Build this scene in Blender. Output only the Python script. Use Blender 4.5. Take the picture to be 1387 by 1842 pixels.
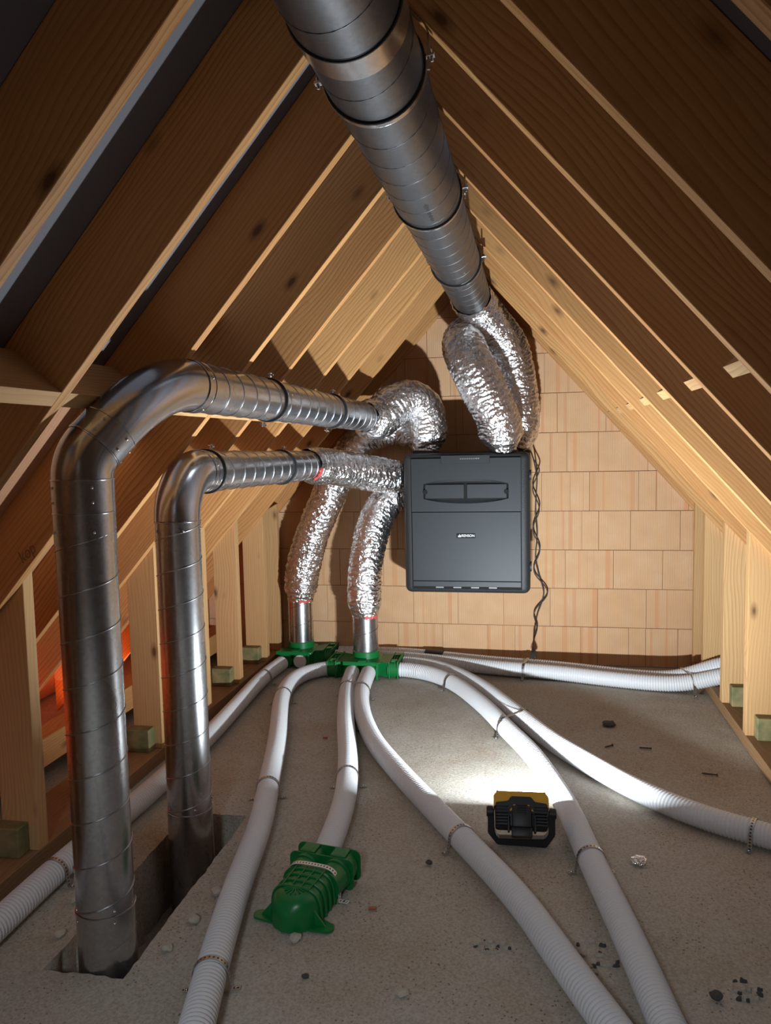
import bpy, bmesh, math, random
from mathutils import Vector, Matrix, noise

for o in list(bpy.data.objects): bpy.data.objects.remove(o, do_unlink=True)
S = bpy.context.scene
COL = S.collection
R = math.radians
PI = math.pi

# ------------------------------------------------------------------ camera
cam_d = bpy.data.cameras.new('camera')
cam = bpy.data.objects.new('camera', cam_d); COL.objects.link(cam)
S.camera = cam
cam_d.sensor_fit = 'VERTICAL'; cam_d.sensor_height = 24.0
cam_d.lens = 1400.0 / 1842.0 * 24.0
cam_d.clip_start = 0.02
yaw, pitch, roll = R(10.81), R(-5.0), R(1.2)
fw = Vector((-math.sin(yaw)*math.cos(pitch), math.cos(yaw)*math.cos(pitch), math.sin(pitch)))
rt = Vector((math.cos(yaw), math.sin(yaw), 0)); dn = fw.cross(rt)
rt2 = rt*math.cos(roll) + dn*math.sin(roll); dn2 = -rt*math.sin(roll) + dn*math.cos(roll)
m = Matrix((rt2, -dn2, -fw)).transposed().to_4x4(); m.translation = (0, 0, 1.45)
cam.matrix_world = m

# ------------------------------------------------------------------ world and light
w = bpy.data.worlds.new('world'); S.world = w; w.use_nodes = True
bg = w.node_tree.nodes['Background']
bg.inputs[0].default_value = (0.62, 0.72, 1.0, 1); bg.inputs[1].default_value = 0.02
LAMP_W = 62.0
EAVE_W = 5.0
S.view_settings.view_transform = 'Standard'; S.view_settings.look = 'None'
S.view_settings.gamma = 1.0; S.view_settings.use_curve_mapping = False
S.view_settings.exposure = 0.6

def area_light(name, loc, direction, sx, sy, watt, color, parent=None, spread=PI):
    d = bpy.data.lights.new(name, 'AREA'); d.shape = 'RECTANGLE'; d.size = sx; d.size_y = sy
    d.energy = watt; d.color = color; d.spread = spread
    o = bpy.data.objects.new(name, d); COL.objects.link(o)
    o.rotation_euler = Vector(direction).to_track_quat('-Z', 'Y').to_euler(); o.location = loc
    if parent: o.parent = parent
    return o
# cool foreground fill, added as light from a made-up window behind the camera
win = area_light('window_fill', (-0.365, -1.12, 2.08), (0, 1, -1.8), 0.40, 0.42, 14.0, (0.80, 0.91, 1.0), None, R(96))
# bare area light for the red-orange glow low behind the left knee wall
area_light('eave_glow', (-2.42, 3.3, 0.13), (-0.6, 0, 0.8), 3.2, 0.10, EAVE_W, (1.0, 0.20, 0.06))

# ------------------------------------------------------------------ materials
class NT:
    def __init__(s, name):
        s.m = bpy.data.materials.new(name); s.m.use_nodes = True
        s.t = s.m.node_tree; s.b = s.t.nodes['Principled BSDF']
    def n(s, typ, **kw):
        nd = s.t.nodes.new(typ)
        for k, v in kw.items():
            if k in nd.inputs: nd.inputs[k].default_value = v
            else: setattr(nd, k, v)
        return nd
    def l(s, a, b): s.t.links.new(a, b)
    def ramp(s, fac, stops):
        r = s.n('ShaderNodeValToRGB'); e = r.color_ramp.elements
        while len(e) < len(stops): e.new(0.5)
        for el, (p, c) in zip(e, stops): el.position = p; el.color = (*c, 1)
        s.l(fac, r.inputs[0]); return r.outputs[0]
    def mix(s, fac, a, b, mode='MIX'):
        x = s.n('ShaderNodeMix', data_type='RGBA', blend_type=mode)
        for sock, v in ((x.inputs[0], fac), (x.inputs[6], a), (x.inputs[7], b)):
            if hasattr(v, 'is_linked'): s.l(v, sock)
            elif isinstance(v, (int, float)): sock.default_value = v
            else: sock.default_value = (*v, 1)
        return x.outputs[2]
    def math(s, op, a, b=None):
        x = s.n('ShaderNodeMath', operation=op)
        for i, v in enumerate((a, b)):
            if v is None: continue
            if hasattr(v, 'is_linked'): s.l(v, x.inputs[i])
            else: x.inputs[i].default_value = v
        return x.outputs[0]
    def bump(s, h, strength, dist=0.01):
        b = s.n('ShaderNodeBump', Strength=strength, Distance=dist); s.l(h, b.inputs['Height'])
        s.l(b.outputs[0], s.b.inputs['Normal'])
    def base(s, c):
        if hasattr(c, 'is_linked'): s.l(c, s.b.inputs['Base Color'])
        else: s.b.inputs['Base Color'].default_value = (*c, 1)
    def coords(s, scale=(1, 1, 1), rand=True, loc=(0, 0, 0)):
        tc = s.n('ShaderNodeTexCoord'); mp = s.n('ShaderNodeMapping'); mp.inputs['Scale'].default_value = scale; mp.inputs['Location'].default_value = loc
        if rand:
            oi = s.n('ShaderNodeObjectInfo'); vm = s.n('ShaderNodeVectorMath', operation='SCALE')
            vm.inputs[0].default_value = (13.7, 0.11, 0.09)
            mu = s.math('MULTIPLY', oi.outputs['Random'], 1.0); s.l(mu, vm.inputs['Scale'])
            ad = s.n('ShaderNodeVectorMath', operation='ADD')
            s.l(tc.outputs['Object'], ad.inputs[0]); s.l(vm.outputs[0], ad.inputs[1]); s.l(ad.outputs[0], mp.inputs[0])
        else: s.l(tc.outputs['Object'], mp.inputs[0])
        return mp.outputs[0]

def plain(name, col, rough=0.5, metal=0.0, **kw):
    t = NT(name); t.base(col); t.b.inputs['Roughness'].default_value = rough; t.b.inputs['Metallic'].default_value = metal
    for k, v in kw.items(): t.b.inputs[k].default_value = v
    return t.m

def wood(name, light, dark, knot=(0.10, 0.045, 0.02), rough=0.6, knots=True, tint=0.3, ringscale=24.0):
    t = NT(name); t.b.inputs['Roughness'].default_value = rough
    t.b.inputs['Specular IOR Level'].default_value = 0.3
    co = t.coords((0.07, 1, 1), loc=(0, 0.02, 0.13))
    nz = t.n('ShaderNodeTexNoise', Scale=3.0, Detail=2.0); t.l(t.coords((0.35, 1, 1)), nz.inputs['Vector'])
    sub = t.n('ShaderNodeVectorMath', operation='MULTIPLY_ADD')
    t.l(nz.outputs['Color'], sub.inputs[0]); sub.inputs[1].default_value = (0.17, 0.17, 0.17); t.l(co, sub.inputs[2])
    wv = t.n('ShaderNodeTexWave', wave_type='RINGS', rings_direction='X', wave_profile='SAW', Scale=ringscale, Distortion=3.5, Detail=3.0)
    wv.inputs['Detail Scale'].default_value = 0.6
    t.l(sub.outputs[0], wv.inputs['Vector'])
    c = t.ramp(wv.outputs['Fac'], [(0.0, light), (0.55, tuple(0.75*a+0.25*b for a, b in zip(light, dark))), (0.9, dark), (1.0, light)])
    pt = t.n('ShaderNodeTexNoise', Scale=6.0, Detail=2.0); t.l(co, pt.inputs['Vector'])
    flat = tuple(0.72*a+0.28*b for a, b in zip(light, dark))
    c = t.mix(t.ramp(pt.outputs['Fac'], [(0.35, (0.0, 0.0, 0.0)), (0.7, (0.6, 0.6, 0.6))]), c, flat)
    fib = t.n('ShaderNodeTexNoise', Scale=140.0, Detail=2.0); co2 = t.coords((0.03, 1, 1)); t.l(co2, fib.inputs['Vector'])
    c = t.mix(0.25, c, t.ramp(fib.outputs['Fac'], [(0.3, dark), (0.7, light)]))
    # board to board variation
    oi = t.n('ShaderNodeObjectInfo')
    c = t.mix(t.math('MULTIPLY', oi.outputs['Random'], tint), c, (dark[0]*0.9, dark[1]*0.72, dark[2]*0.6))
    if knots:
        vo = t.n('ShaderNodeTexVoronoi', Scale=4.2); co3 = t.coords((0.8, 1.8, 1.8)); t.l(co3, vo.inputs['Vector'])
        k = t.ramp(vo.outputs['Distance'], [(0.05, (0.9, 0.9, 0.9)), (0.09, (0.45, 0.45, 0.45)), (0.17, (0, 0, 0))])
        c = t.mix(k, c, knot)
    t.base(c)
    t.bump(fib.outputs['Fac'], 0.15, 0.003)
    return t.m

M = {}
M['rafter'] = wood('rafter_wood', (0.66, 0.37, 0.145), (0.36, 0.14, 0.04))
M['stud'] = wood('stud_wood', (0.64, 0.41, 0.195), (0.43, 0.225, 0.09))
M['plate'] = wood('plate_wood', (0.30, 0.175, 0.085), (0.20, 0.105, 0.05), knots=False)
M['panel'] = wood('panel_wood', (0.52, 0.29, 0.17), (0.38, 0.18, 0.09))

def block_mat():
    t = NT('green_stained_wood'); t.b.inputs['Roughness'].default_value = 0.7
    co = t.coords((1, 1, 1)); nz = t.n('ShaderNodeTexNoise', Scale=18.0, Detail=4.0); t.l(co, nz.inputs['Vector'])
    c = t.ramp(nz.outputs['Fac'], [(0.3, (0.12, 0.125, 0.05)), (0.5, (0.19, 0.175, 0.075)), (0.72, (0.31, 0.22, 0.10))])
    t.base(c); t.bump(nz.outputs['Fac'], 0.2, 0.004); return t.m
M['block'] = block_mat()

def brick_mat():
    t = NT('terracotta_block'); t.b.inputs['Roughness'].default_value = 0.85
    t.b.inputs['Specular IOR Level'].default_value = 0.2
    co = t.coords((1, 1, 1), rand=False); oi = t.n('ShaderNodeObjectInfo')
    sx = t.n('ShaderNodeSeparateXYZ'); t.l(co, sx.inputs[0])
    nz = t.n('ShaderNodeTexNoise', Scale=9.0, Detail=4.0)
    ad = t.n('ShaderNodeVectorMath', operation='ADD'); cb = t.n('ShaderNodeCombineXYZ')
    t.l(t.math('MULTIPLY', oi.outputs['Random'], 37.0), cb.inputs[0]); t.l(co, ad.inputs[0]); t.l(cb.outputs[0], ad.inputs[1])
    t.l(ad.outputs[0], nz.inputs['Vector'])
    c = t.ramp(nz.outputs['Fac'], [(0.3, (0.62, 0.385, 0.215)), (0.55, (0.70, 0.455, 0.265)), (0.75, (0.74, 0.52, 0.33))])
    # red broad vertical stripes on part of the blocks
    st = t.n('ShaderNodeTexNoise', Scale=1.0, Detail=1.0, noise_dimensions='1D')
    t.l(t.math('ADD', t.math('MULTIPLY', sx.outputs[0], 22.0), t.math('MULTIPLY', oi.outputs['Random'], 91.0)), st.inputs['W'])
    sf = t.ramp(st.outputs['Fac'], [(0.55, (0, 0, 0)), (0.64, (1, 1, 1))])
    on = t.math('GREATER_THAN', t.math('FRACT', t.math('MULTIPLY', oi.outputs['Random'], 7.3)), 0.42)
    c = t.mix(t.math('MULTIPLY', t.math('MULTIPLY', sf, on), 0.75), c, (0.60, 0.25, 0.11))
    c = t.mix(t.math('MULTIPLY', oi.outputs['Random'], 0.3), c, (0.60, 0.34, 0.18))
    # fine grooves
    gr = t.math('SINE', t.math('MULTIPLY', sx.outputs[0], 2*PI/0.0085))
    gf = t.ramp(gr, [(0.0, (0, 0, 0)), (0.25, (1, 1, 1))])
    c = t.mix(t.math('SUBTRACT', 1.0, t.math('MULTIPLY', gf, 1.0)), c, (0.50, 0.29, 0.155))
    t.base(c); t.bump(gf, 0.25, 0.002); return t.m
M['brick'] = brick_mat()
M['mortar'] = plain('joint_mortar', (0.28, 0.15, 0.08), 0.95)

def concrete():
    t = NT('concrete'); t.b.inputs['Roughness'].default_value = 0.88
    t.b.inputs['Specular IOR Level'].default_value = 0.02
    co = t.coords((1, 1, 1), rand=False)
    a = t.n('ShaderNodeTexNoise', Scale=2.2, Detail=6.0, Roughness=0.6); t.l(co, a.inputs['Vector'])
    b = t.n('ShaderNodeTexNoise', Scale=120.0, Detail=5.0, Roughness=0.7); t.l(co, b.inputs['Vector'])
    c = t.ramp(a.outputs['Fac'], [(0.32, (0.33, 0.255, 0.18)), (0.48, (0.40, 0.36, 0.30)), (0.7, (0.45, 0.43, 0.39))])
    c = t.mix(0.5, c, t.ramp(b.outputs['Fac'], [(0.35, (0.24, 0.195, 0.15)), (0.6, (0.50, 0.46, 0.40))]))
    v = t.n('ShaderNodeTexVoronoi', Scale=60.0); t.l(co, v.inputs['Vector'])
    vf = t.ramp(v.outputs['Distance'], [(0.14, (1, 1, 1)), (0.22, (0, 0, 0))])
    d = t.n('ShaderNodeTexNoise', Scale=5.0, Detail=2.0); t.l(co, d.inputs['Vector'])
    df = t.ramp(d.outputs['Fac'], [(0.40, (0.15, 0.15, 0.15)), (0.60, (1, 1, 1))])
    c = t.mix(t.math('MULTIPLY', t.math('MULTIPLY', vf, df), 0.75), c, (0.10, 0.075, 0.055))
    t.base(c)
    hsum = t.math('ADD', b.outputs['Fac'], t.math('MULTIPLY', a.outputs['Fac'], 2.0))
    t.bump(hsum, 0.45, 0.006); return t.m
M['concrete'] = concrete()
M['rubble'] = plain('broken_concrete', (0.42, 0.38, 0.31), 0.95)
M['dark_rubble'] = plain('dark_crumb', (0.06, 0.055, 0.055), 0.9)

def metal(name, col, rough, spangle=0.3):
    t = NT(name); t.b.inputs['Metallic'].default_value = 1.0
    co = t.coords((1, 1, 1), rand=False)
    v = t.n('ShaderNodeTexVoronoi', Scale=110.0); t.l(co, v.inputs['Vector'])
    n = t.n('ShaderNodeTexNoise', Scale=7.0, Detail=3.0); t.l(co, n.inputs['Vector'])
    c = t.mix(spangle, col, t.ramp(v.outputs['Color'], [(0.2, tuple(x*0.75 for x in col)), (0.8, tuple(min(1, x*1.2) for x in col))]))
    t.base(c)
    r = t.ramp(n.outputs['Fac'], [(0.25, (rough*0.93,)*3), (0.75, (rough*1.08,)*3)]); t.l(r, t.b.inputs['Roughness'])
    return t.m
M['galv'] = metal('galvanised_steel', (0.50, 0.51, 0.53), 0.27)
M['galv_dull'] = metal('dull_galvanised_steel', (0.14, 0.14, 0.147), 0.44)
M['elbow'] = metal('smooth_galvanised_steel', (0.50, 0.51, 0.54), 0.22, 0.12)
M['seam'] = plain('seam_steel', (0.40, 0.40, 0.42), 0.35, 1.0)
M['screw'] = plain('screw_steel', (0.55, 0.55, 0.56), 0.25, 1.0)
M['rubber'] = plain('black_rubber', (0.012, 0.012, 0.013), 0.6)
M['black_cable'] = plain('black_cable_sheath', (0.015, 0.014, 0.013), 0.5)
M['white'] = plain('white_hose_plastic', (0.61, 0.615, 0.63), 0.42)
M['red'] = plain('red_tape', (0.62, 0.08, 0.07), 0.6)
M['membrane'] = plain('grey_roof_membrane', (0.16, 0.155, 0.175), 0.75)
M['glass'] = plain('fill_window_glass', (0.9, 0.95, 0.95), 0.05, **{'Transmission Weight': 1.0})
M['ink'] = plain('dark_ink', (0.02, 0.018, 0.016), 0.8)
M['pencil'] = plain('pencil_line', (0.22, 0.12, 0.065), 0.9)

def foil():
    t = NT('crinkled_foil'); t.b.inputs['Metallic'].default_value = 1.0
    co = t.coords((1, 1, 1), rand=False)
    n = t.n('ShaderNodeTexNoise', Scale=40.0, Detail=3.0, Roughness=0.6, Distortion=1.0); t.l(co, n.inputs['Vector'])
    v = t.n('ShaderNodeTexVoronoi', Scale=70.0); t.l(co, v.inputs['Vector'])
    t.base((0.80, 0.79, 0.795)); t.b.inputs['Roughness'].default_value = 0.27
    h = t.math('ADD', n.outputs['Fac'], t.math('MULTIPLY', v.outputs['Distance'], 0.5))
    t.bump(h, 0.6, 0.010); return t.m
M['foil'] = foil()
M['green'] = plain('green_plastic', (0.004, 0.155, 0.035), 0.35)
def epp():
    t = NT('dark_foam_plastic'); t.base((0.018, 0.019, 0.021)); t.b.inputs['Roughness'].default_value = 0.55
    co = t.coords(rand=False); v = t.n('ShaderNodeTexVoronoi', Scale=230.0); t.l(co, v.inputs['Vector'])
    t.bump(v.outputs['Distance'], 0.3, 0.003); return t.m
M['epp'] = epp()
def panelblk():
    t = NT('anthracite_panel'); t.base((0.020, 0.023, 0.027)); t.b.inputs['Roughness'].default_value = 0.5; t.b.inputs['Specular IOR Level'].default_value = 0.35
    co = t.coords(rand=False); n = t.n('ShaderNodeTexNoise', Scale=500.0, Detail=1.0); t.l(co, n.inputs['Vector'])
    t.bump(n.outputs['Fac'], 0.12, 0.001); return t.m
M['panel_black'] = panelblk()
M['gap'] = plain('black_gap', (0.004, 0.004, 0.004), 0.9)
M['badge_white'] = plain('badge_white', (0.85, 0.85, 0.85), 0.5)
M['print_grey'] = plain('print_grey', (0.16, 0.17, 0.18), 0.5)
M['yellow'] = plain('yellow_plastic', (0.72, 0.36, 0.01), 0.45)
M['black'] = plain('black_plastic', (0.012, 0.012, 0.013), 0.5)
M['wall_plug'] = plain('red_wall_plug', (0.40, 0.09, 0.045), 0.6)
def lens():
    t = NT('lit_lens'); t.base((0.8, 0.8, 0.8)); t.b.inputs['Emission Color'].default_value = (0.9, 0.96, 1, 1)
    t.b.inputs['Emission Strength'].default_value = 12.0; return t.m
M['lens'] = lens()
def strapmat():
    t = NT('perforated_strap'); t.b.inputs['Metallic'].default_value = 1.0; t.b.inputs['Roughness'].default_value = 0.35
    uv = t.n('ShaderNodeUVMap'); sp = t.n('ShaderNodeSeparateXYZ'); t.l(uv.outputs[0], sp.inputs[0])
    u = t.math('SUBTRACT', t.math('FRACT', sp.outputs[0]), 0.5); v = t.math('SUBTRACT', sp.outputs[1], 0.5)
    d = t.math('SQRT', t.math('ADD', t.math('MULTIPLY', u, u), t.math('MULTIPLY', v, v)))
    hole = t.math('LESS_THAN', d, 0.24)
    t.base(t.mix(hole, (0.50, 0.50, 0.51), (0.02, 0.02, 0.02)))
    t.l(t.math('SUBTRACT', 1.0, hole), t.b.inputs['Metallic']); return t.m
M['strap'] = strapmat()

# ------------------------------------------------------------------ builders
def link(name, me, mat, parent=None):
    if mat: me.materials.clear(); me.materials.append(M[mat] if isinstance(mat, str) else mat)
    o = bpy.data.objects.new(name, me); COL.objects.link(o)
    if parent: o.parent = parent
    return o
def tag(o, label, cat, group=None, kind=None):
    if label: o['label'] = label
    if cat: o['category'] = cat
    if group: o['group'] = group
    if kind: o['kind'] = kind
    return o
def empty(name, loc=(0, 0, 0)):
    o = bpy.data.objects.new(name, None); COL.objects.link(o); o.location = loc; o.empty_display_size = 0.05; return o
def to_obj(name, bm, mat, parent=None, smooth=False, recenter=True):
    """bmesh in the parent's space -> object; origin put at the mesh's own middle"""
    bmesh.ops.recalc_face_normals(bm, faces=bm.faces)
    c = Vector((0, 0, 0))
    if recenter and len(bm.verts):
        lo = [min(v.co[i] for v in bm.verts) for i in range(3)]; hi = [max(v.co[i] for v in bm.verts) for i in range(3)]
        c = Vector([(a+b)/2 for a, b in zip(lo, hi)])
        bmesh.ops.translate(bm, verts=bm.verts, vec=-c)
    me = bpy.data.meshes.new(name); bm.to_mesh(me); bm.free()
    if smooth:
        for p in me.polygons: p.use_smooth = True
    o = link(name, me, mat, parent); o.location = c; return o
def smooth_by_angle(o, ang=40):
    me = o.data
    for p in me.polygons: p.use_smooth = True
    bm = bmesh.new(); bm.from_mesh(me)
    for e in bm.edges:
        if len(e.link_faces) == 2 and e.calc_face_angle(0) > R(ang): e.smooth = False
    bm.to_mesh(me); bm.free(); return o

def bm_box(bm, lo, hi, bev=0.0, seg=1):
    r = bmesh.ops.create_cube(bm, size=1.0)['verts']
    for v in r: v.co = Vector([(a+b)/2 + c*(b-a) for a, b, c in zip(lo, hi, v.co)])
    if bev > 0:
        es = list({e for v in r for e in v.link_edges})
        bmesh.ops.bevel(bm, geom=es, offset=bev, segments=seg, profile=0.5, affect='EDGES')
    return r
def box(name, lo, hi, mat, parent=None, bev=0.002, seg=1):
    bm = bmesh.new(); bm_box(bm, lo, hi, bev, seg)
    o = to_obj(name, bm, mat, parent)
    if seg > 1: smooth_by_angle(o, 35)
    return o

def prism(name, poly, y0, y1, ang, mat, parent=None, bev=0.0015):
    """polygon in the XZ plane extruded along Y; the object's own x axis runs along angle ang"""
    o0 = Vector((sum(p[0] for p in poly)/len(poly), (y0+y1)/2, sum(p[1] for p in poly)/len(poly)))
    ca, sa = math.cos(ang), math.sin(ang); bm = bmesh.new(); lo = []; hi = []
    for x, z in poly:
        dx, dz = x-o0.x, z-o0.z; lx = dx*ca + dz*sa; lz = -dx*sa + dz*ca
        lo.append(bm.verts.new((lx, y0-o0.y, lz))); hi.append(bm.verts.new((lx, y1-o0.y, lz)))
    n = len(poly); bm.faces.new(lo); bm.faces.new(hi[::-1])
    for i in range(n): bm.faces.new((lo[i], hi[i], hi[(i+1) % n], lo[(i+1) % n]))
    bmesh.ops.recalc_face_normals(bm, faces=bm.faces)
    if bev > 0: bmesh.ops.bevel(bm, geom=list(bm.edges), offset=bev, segments=1, affect='EDGES')
    me = bpy.data.meshes.new(name); bm.to_mesh(me); bm.free()
    o = link(name, me, mat, parent); o.location = o0; o.rotation_euler = (0, -ang, 0); return o

def catmull(pts, step):
    P = [Vector(p) for p in pts]; P = [P[0]*2-P[1]] + P + [P[-1]*2-P[-2]]; out = []
    for i in range(1, len(P)-2):
        p0, p1, p2, p3 = P[i-1:i+3]; n = max(2, int((p2-p1).length/step*1.5))
        for k in range(n):
            t = k/n; a = 0.5
            def tj(ti, u, v): return ti + max(1e-6, (v-u).length)**a
            t0 = 0; t1 = tj(t0, p0, p1); t2 = tj(t1, p1, p2); t3 = tj(t2, p2, p3); tt = t1 + (t2-t1)*t
            A1 = p0*((t1-tt)/(t1-t0)) + p1*((tt-t0)/(t1-t0)); A2 = p1*((t2-tt)/(t2-t1)) + p2*((tt-t1)/(t2-t1)); A3 = p2*((t3-tt)/(t3-t2)) + p3*((tt-t2)/(t3-t2))
            B1 = A1*((t2-tt)/(t2-t0)) + A2*((tt-t0)/(t2-t0)); B2 = A2*((t3-tt)/(t3-t1)) + A3*((tt-t1)/(t3-t1))
            out.append(B1*((t2-tt)/(t2-t1)) + B2*((tt-t1)/(t2-t1)))
    out.append(P[-2]); return resample(out, step)
def resample(pts, step):
    pts = [Vector(p) for p in pts]; d = [0.0]
    for a, b in zip(pts, pts[1:]): d.append(d[-1] + (b-a).length)
    n = max(2, int(round(d[-1]/step))); out = []; j = 0
    for k in range(n+1):
        s = d[-1]*k/n
        while j < len(d)-2 and d[j+1] < s: j += 1
        L = d[j+1]-d[j]; out.append(pts[j].lerp(pts[j+1], 0 if L < 1e-9 else (s-d[j])/L))
    return out
def frames(pts):
    n = len(pts); T = [(pts[min(i+1, n-1)]-pts[max(i-1, 0)]).normalized() for i in range(n)]
    up = Vector((0, 0, 1)) if abs(T[0].z) < 0.9 else Vector((0, -1, 0))
    N = (up - T[0]*up.dot(T[0])).normalized(); F = []
    for t in T:
        N = (N - t*N.dot(t)).normalized(); F.append((t, N, t.cross(N)))
    return F
def bm_sweep(bm, pts, rad, seg, cap=True, closed=False):
    F = frames(pts); rings = []
    s = 0.0
    for i, (p, (t, n, b)) in enumerate(zip(pts, F)):
        if i: s += (p-pts[i-1]).length
        ring = []
        for k in range(seg):
            a = 2*PI*k/seg; r = rad(s, a, p) if callable(rad) else rad
            ring.append(bm.verts.new(p + (n*math.cos(a) + b*math.sin(a))*r))
        rings.append(ring)
    for A, B in zip(rings, rings[1:]):
        for k in range(seg): bm.faces.new((A[k], A[(k+1) % seg], B[(k+1) % seg], B[k]))
    if closed:
        for k in range(seg): bm.faces.new((rings[-1][k], rings[-1][(k+1) % seg], rings[0][(k+1) % seg], rings[0][k]))
    elif cap:
        bm.faces.new(rings[0][::-1]); bm.faces.new(rings[-1])
    return rings
def tube(name, pts, rad, seg, mat, parent=None, cap=True):
    bm = bmesh.new(); bm_sweep(bm, [Vector(p) for p in pts], rad, seg, cap)
    return smooth_by_angle(to_obj(name, bm, mat, parent), 50)
def helix(name, pts, r, pitch, mat, parent, wire=0.0022, phase=0.0, hand=1):
    P = resample(pts, 0.006); F = frames(P); path = []; s = 0
    L = sum((b-a).length for a, b in zip(P, P[1:])); ns = int(L/pitch*28)
    P = resample(pts, L/ns); F = frames(P)
    for i, p in enumerate(P):
        a = phase + hand*2*PI*(L*i/ns)/pitch; t, n, b = F[i]
        path.append(p + (n*math.cos(a) + b*math.sin(a))*(r+wire*0.2))
    bm = bmesh.new(); bm_sweep(bm, path, wire, 5); return to_obj(name, bm, mat, parent, smooth=True)
def torus(name, c, axis, r, wire, mat, parent, seg=40, width=None, tseg=8):
    """ring about axis; width makes it a flat band"""
    ax = Vector(axis).normalized(); u = ax.orthogonal().normalized(); v = ax.cross(u); bm = bmesh.new(); rings = []
    if width: prof = [(-width/2, 0), (-width/2, wire), (width/2, wire), (width/2, 0)]
    else: prof = [(wire*math.cos(2*PI*k/tseg), wire*math.sin(2*PI*k/tseg)) for k in range(tseg)]
    for i in range(seg):
        a = 2*PI*i/seg; d = u*math.cos(a) + v*math.sin(a)
        rings.append([bm.verts.new(Vector(c) + d*(r+q[1]) + ax*q[0]) for q in prof])
    k = len(prof)
    for i in range(seg):
        A, B = rings[i], rings[(i+1) % seg]
        for j in range(k): bm.faces.new((A[j], A[(j+1) % k], B[(j+1) % k], B[j]))
    return smooth_by_angle(to_obj(name, bm, mat, parent), 50)
def cyl(name, a, b, r, mat, parent, seg=24, bev=0.0, r2=None):
    a, b = Vector(a), Vector(b); bm = bmesh.new(); L = (b-a).length
    bmesh.ops.create_cone(bm, cap_ends=True, segments=seg, radius1=r, radius2=r if r2 is None else r2, depth=L)
    if bev: bmesh.ops.bevel(bm, geom=[e for e in bm.edges if all(len(f.verts) in (4, seg) for f in e.link_faces) and any(len(f.verts) == seg for f in e.link_faces)], offset=bev, segments=2, affect='EDGES')
    q = (b-a).normalized().to_track_quat('Z', 'Y')
    bmesh.ops.transform(bm, matrix=Matrix.Translation((a+b)/2) @ q.to_matrix().to_4x4(), verts=bm.verts)
    return smooth_by_angle(to_obj(name, bm, mat, parent), 40)
SCREW = None
def screw(p, nrm, parent, r=0.0045):
    global SCREW
    if SCREW is None:
        bm = bmesh.new(); bmesh.ops.create_uvsphere(bm, u_segments=8, v_segments=5, radius=1.0)
        for v in bm.verts: v.co.z *= 0.75
        SCREW = bpy.data.meshes.new('screw'); bm.to_mesh(SCREW); bm.free(); SCREW.materials.append(M['screw'])
        for q in SCREW.polygons: q.use_smooth = True
    o = bpy.data.objects.new('screw', SCREW); COL.objects.link(o); o.parent = parent
    o.location = p; o.scale = (r, r, r); o.rotation_euler = Vector(nrm).to_track_quat('Z', 'Y').to_euler(); return o
def fillet(pts, radii, n=10):
    """polyline corners rounded; returns list of points and the index pairs of the arcs"""
    P = [Vector(p) for p in pts]; out = [P[0]]; arcs = []
    for i in range(1, len(P)-1):
        a, b, c = P[i-1:i+2]; u = (a-b).normalized(); v = (c-b).normalized(); half = u.angle(v)/2
        tlen = radii[i-1]/math.tan(half); s, e = b+u*tlen, b+v*tlen
        cen = b + (u+v).normalized()*(radii[i-1]/math.sin(half)); arc = []
        x0 = s-cen; x1 = e-cen; tot = x0.angle(x1); ax = x0.cross(x1).normalized()
        for k in range(n+1): arc.append(cen + Matrix.Rotation(tot*k/n, 3, ax) @ x0)
        arcs.append(arc); out += arc
    out.append(P[-1]); return out, arcs

# ------------------------------------------------------------------ roof geometry constants
XC, ZA, TN = -0.365, 2.515, 1.13          # ridge line of the rafter undersides and their slope
VO = 0.30                                  # plumb height of a rafter
SL = math.atan(TN)
WALLY = 5.075
def zr(x, off=0.0): return ZA + off - TN*abs(x-XC)
RAFT = [-0.07, 0.405, 0.88, 1.355, 1.812, 2.29, 2.77, 3.215, 3.73, 4.195, 4.668, 5.032]
RAFT_R = [-0.11, 0.36, 0.83, 1.30, 1.765, 2.25, 2.76, 3.235, 3.73, 4.195, 4.668, 5.032]
RW = 0.038

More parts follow.
